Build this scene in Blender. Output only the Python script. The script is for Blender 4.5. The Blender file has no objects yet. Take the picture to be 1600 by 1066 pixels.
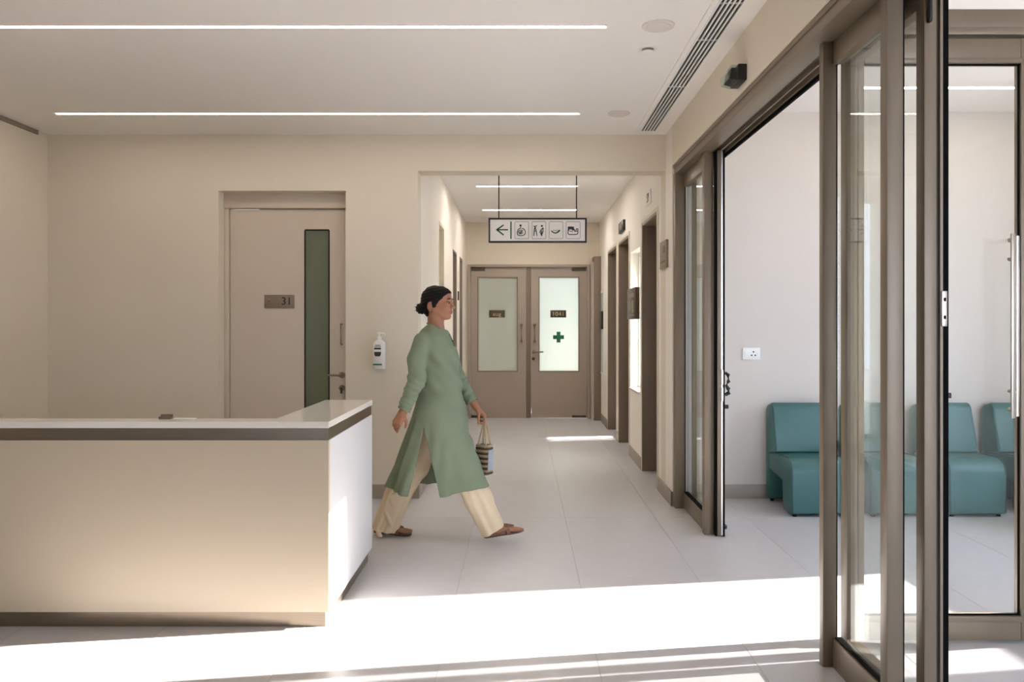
import bpy, bmesh, math, random
import numpy as np
from mathutils import Vector, Matrix

random.seed(7)
scene = bpy.context.scene
C = scene.collection

# ------------------------------------------------------------------ camera
cam_d = bpy.data.cameras.new('camera')
cam = bpy.data.objects.new('camera', cam_d); C.objects.link(cam)
cam.location = (0, 0, 1.42)
cam.rotation_euler = (math.radians(90), 0, 0)
cam_d.sensor_fit = 'HORIZONTAL'; cam_d.sensor_width = 36.0
cam_d.lens = 27.0
cam_d.shift_x = -15 / 1600; cam_d.shift_y = -25 / 1600
cam_d.clip_start = 0.05
scene.camera = cam

# ------------------------------------------------------------------ sky, sun, exposure
SKY = 7.2
SUN = 42.0
EXPOSURE = 0.5
LED = 17.0
LED_CORRIDOR = 95.0
world = bpy.data.worlds.new('sky'); scene.world = world
world.use_nodes = True
bgn = world.node_tree.nodes['Background']
bgn.inputs[0].default_value = (0.74, 0.88, 1.16, 1); bgn.inputs[1].default_value = SKY

sun_d = bpy.data.lights.new('sun', 'SUN'); sun = bpy.data.objects.new('sun', sun_d); C.objects.link(sun)
sun_d.energy = SUN; sun_d.angle = math.radians(0.6); sun_d.color = (1.0, 0.93, 0.88)
SUN_DIR = Vector((-1.0, -0.148, -0.379)).normalized()          # direction the light travels
sun.rotation_euler = SUN_DIR.to_track_quat('-Z', 'Y').to_euler()
sun.location = (12, 6, 8)

vs = scene.view_settings
vs.view_transform = 'Standard'; vs.look = 'None'; vs.gamma = 1.0; vs.use_curve_mapping = False
vs.exposure = EXPOSURE
scene.display_settings.display_device = 'sRGB'
scene.cycles.max_bounces = 12; scene.cycles.diffuse_bounces = 7
scene.cycles.glossy_bounces = 6; scene.cycles.transmission_bounces = 8
scene.cycles.transparent_max_bounces = 24

# ------------------------------------------------------------------ materials
def lin(r, g, b):
    f = lambda c: (c/255/12.92) if c/255 <= 0.04045 else ((c/255+0.055)/1.055)**2.4
    return (f(r), f(g), f(b), 1.0)

def mat(name, rgb, rough=0.5, metal=0.0, var=0.03, nscale=6.0, bump=0.0, bscale=200.0, spec=0.5, stretch=None, coat=0.0):
    m = bpy.data.materials.new(name); m.use_nodes = True
    nt = m.node_tree; N = nt.nodes; L = nt.links
    b = N['Principled BSDF']
    col = lin(*rgb)
    tc = N.new('ShaderNodeTexCoord')
    mp = N.new('ShaderNodeMapping'); L.new(tc.outputs['Object'], mp.inputs[0])
    if stretch: mp.inputs['Scale'].default_value = stretch
    no = N.new('ShaderNodeTexNoise'); no.inputs['Scale'].default_value = nscale; no.inputs['Detail'].default_value = 4
    L.new(mp.outputs[0], no.inputs['Vector'])
    rp = N.new('ShaderNodeValToRGB'); L.new(no.outputs['Fac'], rp.inputs[0])
    rp.color_ramp.elements[0].position = 0.3; rp.color_ramp.elements[1].position = 0.7
    rp.color_ramp.elements[0].color = tuple(max(0, c*(1-var)) for c in col[:3]) + (1,)
    rp.color_ramp.elements[1].color = tuple(min(1, c*(1+var)) for c in col[:3]) + (1,)
    L.new(rp.outputs[0], b.inputs['Base Color'])
    b.inputs['Roughness'].default_value = rough; b.inputs['Metallic'].default_value = metal
    b.inputs['Specular IOR Level'].default_value = spec
    if coat: b.inputs['Coat Weight'].default_value = coat; b.inputs['Coat Roughness'].default_value = 0.08
    if bump:
        n2 = N.new('ShaderNodeTexNoise'); n2.inputs['Scale'].default_value = bscale; n2.inputs['Detail'].default_value = 3
        L.new(mp.outputs[0], n2.inputs['Vector'])
        bp = N.new('ShaderNodeBump'); bp.inputs['Strength'].default_value = bump; bp.inputs['Distance'].default_value = 0.002
        L.new(n2.outputs['Fac'], bp.inputs['Height']); L.new(bp.outputs[0], b.inputs['Normal'])
    return m

def glass_mat(name, tint, refl=1.0, rough=0.0):
    """thin architectural pane: clear tinted transmission with a Schlick reflection"""
    m = bpy.data.materials.new(name); m.use_nodes = True
    nt = m.node_tree; N = nt.nodes; L = nt.links
    for n in list(N):
        if n.type != 'OUTPUT_MATERIAL': N.remove(n)
    out = [n for n in N if n.type == 'OUTPUT_MATERIAL'][0]
    lw = N.new('ShaderNodeLayerWeight'); lw.inputs['Blend'].default_value = 0.5
    pw = N.new('ShaderNodeMath'); pw.operation = 'POWER'; pw.inputs[1].default_value = 5.0; L.new(lw.outputs['Facing'], pw.inputs[0])
    ma = N.new('ShaderNodeMath'); ma.operation = 'MULTIPLY_ADD'; ma.inputs[1].default_value = 0.95*refl; ma.inputs[2].default_value = 0.03*refl
    L.new(pw.outputs[0], ma.inputs[0])
    tr = N.new('ShaderNodeBsdfTransparent'); tr.inputs[0].default_value = (*tint, 1)
    gl = N.new('ShaderNodeBsdfGlossy'); gl.inputs['Roughness'].default_value = rough; gl.inputs['Color'].default_value = (0.95, 1, 0.97, 1)
    mx = N.new('ShaderNodeMixShader'); L.new(ma.outputs[0], mx.inputs[0]); L.new(tr.outputs[0], mx.inputs[1]); L.new(gl.outputs[0], mx.inputs[2])
    L.new(mx.outputs[0], out.inputs[0])
    return m

def frosted_mat(name, rgb, see=0.0):
    m = bpy.data.materials.new(name); m.use_nodes = True
    nt = m.node_tree; N = nt.nodes; L = nt.links
    for n in list(N):
        if n.type != 'OUTPUT_MATERIAL': N.remove(n)
    out = [n for n in N if n.type == 'OUTPUT_MATERIAL'][0]
    col = lin(*rgb)
    tl = N.new('ShaderNodeBsdfTranslucent'); tl.inputs[0].default_value = col
    df = N.new('ShaderNodeBsdfDiffuse'); df.inputs[0].default_value = col
    m1 = N.new('ShaderNodeMixShader'); m1.inputs[0].default_value = 0.28; L.new(tl.outputs[0], m1.inputs[1]); L.new(df.outputs[0], m1.inputs[2])
    gl = N.new('ShaderNodeBsdfGlossy'); gl.inputs['Roughness'].default_value = 0.15
    m2 = N.new('ShaderNodeMixShader'); m2.inputs[0].default_value = 0.07; L.new(m1.outputs[0], m2.inputs[1]); L.new(gl.outputs[0], m2.inputs[2])
    L.new(m2.outputs[0], out.inputs[0])
    return m

def emis_mat(name, rgb, strength):
    m = bpy.data.materials.new(name); m.use_nodes = True
    nt = m.node_tree; N = nt.nodes; L = nt.links
    b = N['Principled BSDF']; b.inputs['Base Color'].default_value = (0.8, 0.8, 0.78, 1)
    b.inputs['Emission Color'].default_value = lin(*rgb); b.inputs['Emission Strength'].default_value = strength
    return m

M = {}
M['lobby_paint'] = mat('cream_wall_paint', (221, 211, 193), 0.7, var=0.012, nscale=1.5, bump=0.05, bscale=500)
M['wait_paint'] = mat('white_wall_paint', (207, 200, 191), 0.65, var=0.01, nscale=1.5, bump=0.05, bscale=500)
M['corr_paint'] = mat('corridor_wall_paint', (236, 229, 219), 0.65, var=0.012, nscale=1.5, bump=0.05, bscale=500)
M['ceil'] = mat('ceiling_paint', (236, 232, 226), 0.75, var=0.01, nscale=1.0, bump=0.04, bscale=500)
M['wait_ceil'] = mat('white_ceiling_paint', (242, 238, 235), 0.75, var=0.01, nscale=1.0)
M['tile'] = mat('porcelain_tile', (199, 197, 198), 0.34, var=0.025, nscale=9, bump=0.03, bscale=300)
M['grout'] = mat('grout', (176, 170, 162), 0.8)
M['skirt'] = mat('skirting_grey', (156, 146, 133), 0.5)
M['frame'] = mat('bronze_anodised_aluminium', (122, 109, 91), 0.42, metal=0.25, var=0.02, stretch=(1, 1, 0.05), nscale=60)
M['frame_dark'] = mat('dark_bronze_track', (74, 66, 56), 0.5, metal=0.2)
M['gasket'] = mat('black_rubber', (10, 9, 9), 0.85, spec=0.1)
M['steel'] = mat('brushed_steel', (190, 184, 174), 0.28, metal=1.0, var=0.05, stretch=(1, 1, 0.05), nscale=80)
M['door_brown'] = mat('taupe_door_frame', (124, 108, 92), 0.5, var=0.03, stretch=(1, 1, 0.08), nscale=30)
M['door_taupe'] = mat('taupe_door_leaf', (168, 154, 140), 0.5, var=0.015, nscale=4)
M['door_cream'] = mat('cream_door_leaf', (205, 192, 174), 0.45, var=0.012, nscale=3)
M['counter'] = mat('cream_laminate', (203, 189, 165), 0.38, var=0.008, nscale=2)
M['counter_lit_side'] = mat('cream_laminate_lit_side', (215, 215, 216), 0.38, var=0.008, nscale=2)  # daylight on the counter's side painted in as a paler laminate
M['counter_top'] = mat('white_solid_surface', (238, 234, 226), 0.06, var=0.006, nscale=3, spec=0.6)
M['counter_metal'] = mat('brushed_bronze_strip', (134, 122, 106), 0.3, metal=0.85, var=0.10, stretch=(0.15, 0.15, 14), nscale=25)
M['teal'] = mat('teal_vinyl', (56, 101, 99), 0.42, var=0.03, nscale=5, bump=0.12, bscale=450)
M['teal_pipe'] = mat('teal_piping', (50, 86, 86), 0.4)
M['black'] = mat('black_plastic', (18, 18, 18), 0.4)
M['white_plastic'] = mat('white_plastic', (236, 236, 232), 0.35)
M['plaque'] = mat('bronze_plaque', (136, 120, 102), 0.45, metal=0.15, var=0.05, nscale=40)
M['plaque_dark'] = mat('dark_bronze_plaque', (82, 70, 52), 0.4, metal=0.4, var=0.06, nscale=40)
M['plaque_text'] = mat('plaque_lettering', (196, 180, 148), 0.5)
M['dark_text'] = mat('dark_lettering', (36, 32, 28), 0.5)
M['green'] = mat('green_print', (34, 112, 78), 0.5)
M['sign_white'] = mat('sign_face', (232, 228, 222), 0.5, var=0.01)
M['sign_grey'] = mat('sign_outline', (120, 116, 112), 0.5)
M['sign_green'] = mat('sign_dark_green', (30, 78, 52), 0.5)
M['sign_ink'] = mat('sign_ink', (40, 44, 42), 0.5)
M['glass'] = glass_mat('clear_green_glass', (0.982, 0.988, 0.983))
M['glass_ext'] = glass_mat('window_glass', (0.98, 0.98, 0.985), 0.8)
M['glass_table'] = glass_mat('table_glass', (0.85, 0.93, 0.9), 1.0)
M['frost'] = frosted_mat('frosted_glass', (218, 222, 212))
M['frost_bright'] = frosted_mat('frosted_white_glass', (236, 240, 238))
M['vision'] = mat('door_vision_glass', (108, 116, 96), 0.08, var=0.03, nscale=1.5, spec=0.6)
M['led'] = emis_mat('led_diffuser', (255, 238, 222), LED)
M['led_corridor'] = emis_mat('led_diffuser_corridor', (255, 246, 238), LED_CORRIDOR)
M['led_cool'] = emis_mat('led_diffuser_cool', (255, 250, 244), LED)
M['shadow_gap'] = mat('shadow_gap', (140, 130, 114), 0.9)
M['outside'] = mat('pale_paving', (196, 190, 180), 0.9, var=0.08, nscale=1.0)
M['grille'] = mat('speaker_grille', (216, 209, 199), 0.7)
M['paper'] = mat('paper', (240, 238, 232), 0.7)

# ------------------------------------------------------------------ mesh helpers (all shapes are given in world coordinates)
def wloc(o):
    v = Vector((0, 0, 0))
    while o is not None:
        v += o.location; o = o.parent
    return v

def bm_box(bm, x0, x1, y0, y1, z0, z1, bev=0.0, seg=2):
    vs_ = [bm.verts.new(p) for p in ((x0,y0,z0),(x1,y0,z0),(x1,y1,z0),(x0,y1,z0),(x0,y0,z1),(x1,y0,z1),(x1,y1,z1),(x0,y1,z1))]
    fs = [bm.faces.new([vs_[i] for i in q]) for q in ((0,3,2,1),(4,5,6,7),(0,1,5,4),(1,2,6,5),(2,3,7,6),(3,0,4,7))]
    if bev > 0:
        ed = list({e for f in fs for e in f.edges})
        bmesh.ops.bevel(bm, geom=ed, offset=bev, segments=seg, affect='EDGES', profile=0.5)

def bm_tube(bm, pts, r, seg=12, cap=True):
    """round bar along a polyline; r a number or one per point"""
    pts = [Vector(p) for p in pts]; n = len(pts)
    rr = r if hasattr(r, '__len__') else [r]*n
    rings = []
    up = Vector((0, 0, 1))
    for i, p in enumerate(pts):
        t = (pts[min(i+1, n-1)] - pts[max(i-1, 0)]).normalized()
        a = t.cross(up)
        if a.length < 1e-3: a = t.cross(Vector((1, 0, 0)))
        a.normalize(); b = t.cross(a).normalized()
        rings.append([bm.verts.new(p + rr[i]*(a*math.cos(2*math.pi*k/seg) + b*math.sin(2*math.pi*k/seg))) for k in range(seg)])
    for i in range(n-1):
        for k in range(seg):
            bm.faces.new((rings[i][k], rings[i][(k+1) % seg], rings[i+1][(k+1) % seg], rings[i+1][k]))
    if cap:
        bm.faces.new(rings[0][::-1]); bm.faces.new(rings[-1])

def bm_lathe(bm, cx, cy, prof, seg=32):
    """prof: (radius, z) pairs bottom to top, about a vertical axis"""
    rings = []
    for r, z in prof:
        r = max(r, 1e-5)
        rings.append([bm.verts.new((cx + r*math.cos(2*math.pi*k/seg), cy + r*math.sin(2*math.pi*k/seg), z)) for k in range(seg)])
    for i in range(len(rings)-1):
        for k in range(seg):
            bm.faces.new((rings[i][k], rings[i][(k+1) % seg], rings[i+1][(k+1) % seg], rings[i+1][k]))
    bm.faces.new(rings[0][::-1]); bm.faces.new(rings[-1])

def bm_poly(bm, pts, axis, a0, a1, bev=0.0, seg=2):
    """extrude a polygon. axis 'x': pts are (y,z); 'y': pts are (x,z); 'z': pts are (x,y)"""
    def P(p, a):
        return {'x': (a, p[0], p[1]), 'y': (p[0], a, p[1]), 'z': (p[0], p[1], a)}[axis]
    A = [bm.verts.new(P(p, a0)) for p in pts]; B = [bm.verts.new(P(p, a1)) for p in pts]
    fs = [bm.faces.new(A[::-1]), bm.faces.new(B)]
    n = len(pts)
    for i in range(n):
        fs.append(bm.faces.new((A[i], A[(i+1) % n], B[(i+1) % n], B[i])))
    bmesh.ops.recalc_face_normals(bm, faces=fs)
    if bev > 0:
        ed = list({e for f in fs for e in f.edges})
        bmesh.ops.bevel(bm, geom=ed, offset=bev, segments=seg, affect='EDGES', profile=0.5)

def obj(name, bm, m, parent=None, smooth=False):
    bmesh.ops.recalc_face_normals(bm, faces=bm.faces[:])
    co = [v.co for v in bm.verts]
    mn = Vector((min(c.x for c in co), min(c.y for c in co), min(c.z for c in co)))
    mx = Vector((max(c.x for c in co), max(c.y for c in co), max(c.z for c in co)))
    base = Vector(((mn.x+mx.x)/2, (mn.y+mx.y)/2, mn.z))
    for v in bm.verts: v.co -= base
    me = bpy.data.meshes.new(name); bm.to_mesh(me); bm.free()
    me.materials.append(M[m] if isinstance(m, str) else m)
    if smooth:
        for p in me.polygons: p.use_smooth = True
        try: me.set_sharp_from_angle(angle=math.radians(40))
        except Exception: pass
    o = bpy.data.objects.new(name, me); C.objects.link(o)
    if parent is not None:
        o.parent = parent; o.location = base - wloc(parent)
    else:
        o.location = base
    return o

def box(name, x0, x1, y0, y1, z0, z1, m, parent=None, bev=0.0, smooth=None):
    bm = bmesh.new(); bm_box(bm, min(x0,x1), max(x0,x1), min(y0,y1), max(y0,y1), min(z0,z1), max(z0,z1), bev)
    return obj(name, bm, m, parent, smooth=(bev > 0 if smooth is None else smooth))

def boxes(name, lst, m, parent=None, bev=0.0):
    bm = bmesh.new()
    for b in lst: bm_box(bm, *b, bev=bev)
    return obj(name, bm, m, parent, smooth=bev > 0)

def tube(name, pts, r, m, parent=None, seg=12):
    bm = bmesh.new(); bm_tube(bm, pts, r, seg); return obj(name, bm, m, parent, smooth=True)

def poly(name, pts, axis, a0, a1, m, parent=None, bev=0.0, seg=2):
    bm = bmesh.new(); bm_poly(bm, pts, axis, a0, a1, bev, seg); return obj(name, bm, m, parent, smooth=bev > 0)

def lathe(name, cx, cy, prof, m, parent=None, seg=32):
    bm = bmesh.new(); bm_lathe(bm, cx, cy, prof, seg); return obj(name, bm, m, parent, smooth=True)

def tag(o, label=None, cat=None, group=None, kind=None):
    if label: o['label'] = label
    if cat: o['category'] = cat
    if group: o['group'] = group
    if kind: o['kind'] = kind
    return o

def S(o, label, cat): return tag(o, label, cat, kind='structure')

def empty(name, loc):
    o = bpy.data.objects.new(name, None); C.objects.link(o); o.location = loc; o.empty_display_size = 0.1
    return o

def copy_tree(o, parent=None):
    c = o.copy(); C.objects.link(c); c.parent = parent
    for ch in o.children: copy_tree(ch, c)
    return c

def text_part(name, body, size, loc, m, parent, rot=(math.pi/2, 0, 0), depth=0.0015, align='CENTER', sx=1.0):
    cu = bpy.data.curves.new(name, 'FONT'); cu.body = body; cu.size = size; cu.extrude = depth
    cu.align_x = align; cu.align_y = 'CENTER'
    t = bpy.data.objects.new(name, cu); C.objects.link(t)
    bpy.context.view_layer.update()
    me = bpy.data.meshes.new_from_object(t.evaluated_get(bpy.context.evaluated_depsgraph_get()))
    bpy.data.objects.remove(t); bpy.data.curves.remove(cu)
    me.materials.clear(); me.materials.append(M[m])
    o = bpy.data.objects.new(name, me); C.objects.link(o)
    o.rotation_euler = rot; o.scale = (sx, 1, 1)
    o.parent = parent; o.location = Vector(loc) - wloc(parent)
    return o

def wall_along_y(bm, x0, x1, y0, y1, z0, z1, openings):
    """a wall slab parallel to Y with rectangular openings (ya, yb, za, zb)"""
    cur = y0
    for ya, yb, za, zb in sorted(openings):
        if ya > cur: bm_box(bm, x0, x1, cur, ya, z0, z1)
        if za > z0: bm_box(bm, x0, x1, ya, yb, z0, za)
        if zb < z1: bm_box(bm, x0, x1, ya, yb, zb, z1)
        cur = yb
    if cur < y1: bm_box(bm, x0, x1, cur, y1, z0, z1)

def wall_along_x(bm, y0, y1, x0, x1, z0, z1, openings):
    cur = x0
    for xa, xb, za, zb in sorted(openings):
        if xa > cur: bm_box(bm, cur, xa, y0, y1, z0, z1)
        if za > z0: bm_box(bm, xa, xb, y0, y1, z0, za)
        if zb < z1: bm_box(bm, xa, xb, y0, y1, zb, z1)
        cur = xb
    if cur < x1: bm_box(bm, cur, x1, y0, y1, z0, z1)

# ------------------------------------------------------------------ room shell
XL, XR = -3.88, 1.18            # lobby side walls
XC = -0.85                      # left wall of the corridor
YB, YE = 6.29, 11.67            # lobby back wall, end of the corridor
YF = -2.6                       # wall behind the camera
XO = 4.5                        # outer wall of the waiting room
ZC, ZW = 2.98, 3.165            # ceilings
T = 0.2

# floor: bed of grout with porcelain tiles laid on it
floor = S(box('floor', XL-T, XO+T, YF-T, 14.0, -0.12, -0.003, 'grout'), 'large-format pale grey porcelain floor running from the lobby into the corridor', 'floor')
TW, TL = 0.665, 1.33
bmt = bmesh.new(); bm_box(bmt, -TW/2+0.0009, TW/2-0.0009, -TL/2+0.0006, TL/2-0.0006, -0.012, 0.0, bev=0.0006, seg=1)
tile_me = bpy.data.meshes.new('floor_tile'); bm_tmp = bmt; bmesh.ops.recalc_face_normals(bm_tmp, faces=bm_tmp.faces[:]); bm_tmp.to_mesh(tile_me); bm_tmp.free()
tile_me.materials.append(M['tile'])
fl = wloc(floor)
for i in range(-7, 7):
    for j in range(-2, 10):
        cx = 0.32 + TW/2 + i*TW; cy = 0.35 + TL/2 + j*TL
        if cx - TW/2 < XL-T or cx + TW/2 > XO+T+0.3 or cy + TL/2 > 14.0 or cy-TL/2 < YF-T: continue
        if cy > YE + TL and (cx > 2 or cx < -1.5): continue
        t = bpy.data.objects.new('floor_tile', tile_me); C.objects.link(t); t.parent = floor
        t.location = Vector((cx, cy, 0.0)) - fl

# ceilings
S(box('ceiling_lobby', XL-T, XR+T, YF-T, YB+T, ZC, ZC+0.25, 'ceil'), 'cream plaster ceiling over the reception lobby', 'ceiling')
S(box('ceiling_waiting', XR+T, XO+T, YF-T, YB+T, ZW, ZW+0.25, 'wait_ceil'), 'white ceiling over the waiting area behind the glass doors', 'ceiling')
S(box('ceiling_corridor', XC-T, 3.4, YB+T, 14.0, ZC, ZC+0.25, 'wait_ceil'), 'white ceiling of the corridor beyond the hanging sign', 'ceiling')

# back wall of the lobby with the deep doorway of room 31 and the corridor mouth
bm = bmesh.new()
wall_along_x(bm, YB, YB+T, XL-T, XR+T, 0, ZC, [(-2.484, -1.441, 0, 2.52), (XC, XR, 0, 2.683)])
S(obj('wall_back', bm, 'lobby_paint'), 'cream back wall of the lobby with a recessed doorway and the corridor opening', 'wall')
bm = bmesh.new(); wall_along_y(bm, XL-T, XL, YF, YB, 0, ZC, [])
S(obj('wall_left', bm, 'lobby_paint'), 'cream side wall at the far left of the lobby', 'wall')
S(box('trim_1', XL, XL+0.012, 0.5, YB-0.14, ZC-0.035, ZC-0.002, 'shadow_gap'), 'dark shadow gap along the top of the left lobby wall', 'trim')

# right wall: solid above the glazed doors, then the corridor side with its doorways
bm = bmesh.new()
bm_box(bm, XR, XR+T, 1.2, 6.02, 2.67, ZW); bm_box(bm, XR, XR+T, YF, 1.2, 0, ZW)  # full-height length out of view, added to keep front-window light off the counter
S(obj('wall_right', bm, 'lobby_paint'), 'cream wall strip above the glazed sliding doors, with an unseen length added to block light', 'wall')
bm = bmesh.new()
wall_along_y(bm, XR, XR+T, 6.02, YE+T, 0, ZC, [(6.65, 7.49, 0, 2.41), (7.65, 8.33, 0.73, 2.2), (8.40, 9.30, 0, 2.41), (9.50, 10.45, 0, 2.41), (11.0, 11.45, 0.70, 1.92)])
S(obj('wall_corridor_right', bm, 'corr_paint'), 'pale wall on the right of the corridor with a row of doorways', 'wall')
bm = bmesh.new()
wall_along_y(bm, XC-T, XC, YB+T, YE+T, 0, ZC, [(7.88, 8.40, 0, 2.49), (9.5, 10.02, 0, 2.36), (10.52, 10.95, 0, 2.36)])
S(obj('wall_corridor_left', bm, 'corr_paint'), 'pale wall on the left of the corridor behind the walking woman', 'wall')
bm = bmesh.new()
wall_along_x(bm, YE, YE+T, XC-T, XR+T, 0, ZC, [(-0.80, 1.02, 0, 2.325)])
S(obj('wall_corridor_end', bm, 'lobby_paint'), 'beige wall around the double doors at the end of the corridor', 'wall')

# waiting area walls
bm = bmesh.new(); wall_along_x(bm, YB, YB+T, XR+T, XO+T, 0, ZW, [])
S(obj('wall_waiting_back', bm, 'wait_paint'), 'white back wall of the waiting area behind the teal chairs', 'wall')
bm = bmesh.new(); wall_along_y(bm, XO, XO+T, YF-T, YB, 0, ZW, [(3.53, 4.77, 0.90, 2.64)])
S(obj('wall_outer', bm, 'wait_paint'), 'white outer wall of the waiting area with the sunny window', 'wall')
w1 = S(empty('window_1', (XO+0.1, 4.15, 0.90)), 'window in the outer wall that lets the low sun in', 'window')
boxes('window_frame', [(XO+0.06, XO+0.13, 3.53, 4.77, 0.90, 0.93), (XO+0.06, XO+0.13, 3.53, 4.77, 2.61, 2.64)], 'frame', w1)
box('pane', XO+0.09, XO+0.098, 3.53, 4.77, 0.93, 2.61, 'glass_ext', w1)
# wall behind the camera: unseen openings put in to admit sky light
bm = bmesh.new(); wall_along_x(bm, YF-T, YF, XL-T, XO+T, 0, ZW, [(-2.7, -1.6, 0.8, 2.2), (1.6, 4.4, 0.0, 3.0)])
S(obj('wall_front', bm, 'lobby_paint'), 'front wall behind the camera with glazing added for sky light', 'wall')
for k, (xa, xb, zb) in enumerate(((1.6, 4.4, 3.0),)):
    w = S(empty('window_%d' % (k+2), ((xa+xb)/2, YF-0.1, 0)), 'unseen wide glazing added to bring sky light into the waiting area', 'window')  # out-of-view glazing added as a sunless source of sky light
    xm = (xa+xb)/2
    boxes('window_frame', [(xa, xb, YF-0.13, YF-0.07, 0, 0.06), (xa, xb, YF-0.13, YF-0.07, zb-0.06, zb), (xm-0.03, xm+0.03, YF-0.13, YF-0.07, 0.06, zb-0.06)], 'frame', w)
    box('pane', xa, xm-0.03, YF-0.104, YF-0.096, 0.06, zb-0.06, 'glass_ext', w)
    box('pane', xm+0.03, xb, YF-0.104, YF-0.096, 0.06, zb-0.06, 'glass_ext', w)

w = S(empty('window_3', (-2.15, YF-0.1, 0.8)), 'small unseen window added to bring sky light into the lobby', 'window')  # out-of-view window added to brighten the lobby back wall
boxes('window_frame', [(-2.7, -1.6, YF-0.13, YF-0.07, 0.8, 0.85), (-2.7, -1.6, YF-0.13, YF-0.07, 2.15, 2.2), (-2.7, -2.65, YF-0.13, YF-0.07, 0.85, 2.15), (-1.65, -1.6, YF-0.13, YF-0.07, 0.85, 2.15)], 'frame', w)
box('pane', -2.65, -1.65, YF-0.104, YF-0.096, 0.85, 2.15, 'glass_ext', w)

# rooms to the right of the corridor: outer wall with windows, partition walls
bm = bmesh.new(); wall_along_y(bm, 3.2, 3.4, YB+T, 14.0, 0, ZC, [(6.95, 8.75, 0.9, 2.75), (9.78, 9.88, 0.78, 1.16), (9.94, 10.16, 0.78, 1.16), (12.7, 13.6, 0.9, 2.6)])
S(obj('wall_outer_rooms', bm, 'wait_paint'), 'outer wall of the rooms beside the corridor', 'wall')
bm = bmesh.new()
for yy in (7.56, 9.31, 10.50):
    bm_box(bm, XR+T, 3.2, yy, yy+0.08, 0, ZC)
S(obj('wall_partitions', bm, 'wait_paint'), 'partition walls between the rooms beside the corridor', 'wall')
# room behind the double doors
bm = bmesh.new()
wall_along_x(bm, 13.8, 14.0, XC-T, 3.4, 0, ZC, [(0.45, 1.9, 0.6, 2.7)])
bm_box(bm, XC-T-0.1, XC-T, YE+T, 14.0, 0, ZC)
bm_box(bm, 0.08, 0.14, YE+T+0.05, 12.9, 0, ZC)  # unseen partition added to dim the left frosted pane
S(obj('wall_rear_room', bm, 'wait_paint'), 'walls of the room behind the double doors, with a partition added to darken the left pane', 'wall')
S(box('ground_outside', XO+T+0.01, 30, -20, 30, -0.3, -0.12, 'outside'), 'pale paving outside the building', 'ground')
S(box('ground_forecourt', -20, XO+T+0.01, -20, YF-T-0.01, -0.3, -0.12, 'outside'), 'shaded paving in front of the building', 'ground')

# skirting boards
def skirt(name, label, lst): return S(boxes(name, lst, 'skirt', bev=0.002), label, 'baseboard')
sk = 0.115
skirt('baseboard_back', 'grey skirting along the lobby back wall', [(XL, -2.484, YB-0.012, YB, 0, sk), (-1.441, XC, YB-0.012, YB, 0, sk), (XC-0.0, XC+0.012, YB-0.012, YB+T, 0, sk)])
skirt('baseboard_left', 'grey skirting along the left lobby wall', [(XL, XL+0.012, YF, YB-0.012, 0, sk)])
skirt('baseboard_corridor_right', 'grey skirting between the doorways on the right of the corridor',
      [(XR-0.012, XR, a, b, 0, sk) for a, b in ((6.008, 6.61), (7.53, 8.36), (9.336, 9.464), (10.49, 11.30))] + [(XR-0.012, XR+0.03, 6.008, 6.02, 0, sk)])
skirt('baseboard_corridor_left', 'grey skirting on the left of the corridor', [(XC, XC+0.012, a, b, 0, sk) for a, b in ((YB+T, 7.88), (8.40, 9.5), (10.02, 10.52), (10.95, YE))])
skirt('baseboard_waiting', 'grey skirting under the white wall behind the chairs', [(XR+T, XO, YB-0.012, YB, 0, sk)])

# ------------------------------------------------------------------ ceiling fittings of the lobby
def led_line(name, x0, x1, y, z, label, cat='light', w=0.032, m='led', group=None):
    e = tag(empty(name, ((x0+x1)/2, y, z)), label, cat, group)
    boxes('profile', [(x0-0.012, x1+0.012, y-w/2-0.006, y-w/2, z-0.004, z), (x0-0.012, x1+0.012, y+w/2, y+w/2+0.006, z-0.004, z)], 'white_plastic', e)
    box('diffuser', x0, x1, y-w/2, y+w/2, z-0.003, z+0.0, m, e)
    return e
led_line('linear_light', -3.43, 0.435, 4.01, ZC, 'long linear ceiling light nearest the top edge, above the counter')
led_line('linear_light', -3.43, 0.42, 5.66, ZC, 'long linear ceiling light close to the lobby back wall')
led_line('linear_light', -0.50, 0.62, 8.62, ZC, 'short linear corridor light just above the hanging sign', w=0.036, m='led_corridor')
led_line('linear_light', -0.52, 0.74, 10.4, ZC, 'short linear corridor light nearer the double doors', w=0.036, m='led_corridor')
led_line('linear_light', 2.42, 4.3, 5.64, ZW, 'linear ceiling light in the waiting area above the teal chairs', w=0.045, m='led_cool')

def disc(name, x, y, r, label, cat):
    e = tag(empty(name, (x, y, ZC)), label, cat)
    bm = bmesh.new(); bm_lathe(bm, x, y, [(r*0.80, ZC-0.008), (r*0.97, ZC-0.006), (r, ZC)], 40); obj('rim', bm, 'grille', e, True)
    bm = bmesh.new(); bm_lathe(bm, x, y, [(r*0.3, ZC-0.013), (r*0.74, ZC-0.0125), (r*0.78, ZC-0.007)], 40); obj('grille', bm, 'grille', e, True)
    return e
disc('ceiling_speaker', 0.712, 4.0, 0.085, 'round flush ceiling speaker beside the end of the nearer light line', 'speaker')
disc('ceiling_speaker', 0.717, 5.66, 0.082, 'round flush ceiling speaker at the end of the light line by the back wall', 'speaker')
e = tag(empty('smoke_detector', (0.709, 4.315, ZC)), 'small white smoke detector on the ceiling between speaker and back wall', 'detector')
lathe('base', 0.709, 4.315, [(0.052, ZC-0.012), (0.055, ZC-0.006), (0.055, ZC)], 'white_plastic', e)
lathe('vent_ring', 0.709, 4.315, [(0.026, ZC-0.026), (0.034, ZC-0.012)], 'shadow_gap', e)
lathe('cap', 0.709, 4.315, [(0.012, ZC-0.036), (0.034, ZC-0.032), (0.038, ZC-0.025)], 'white_plastic', e)

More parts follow.
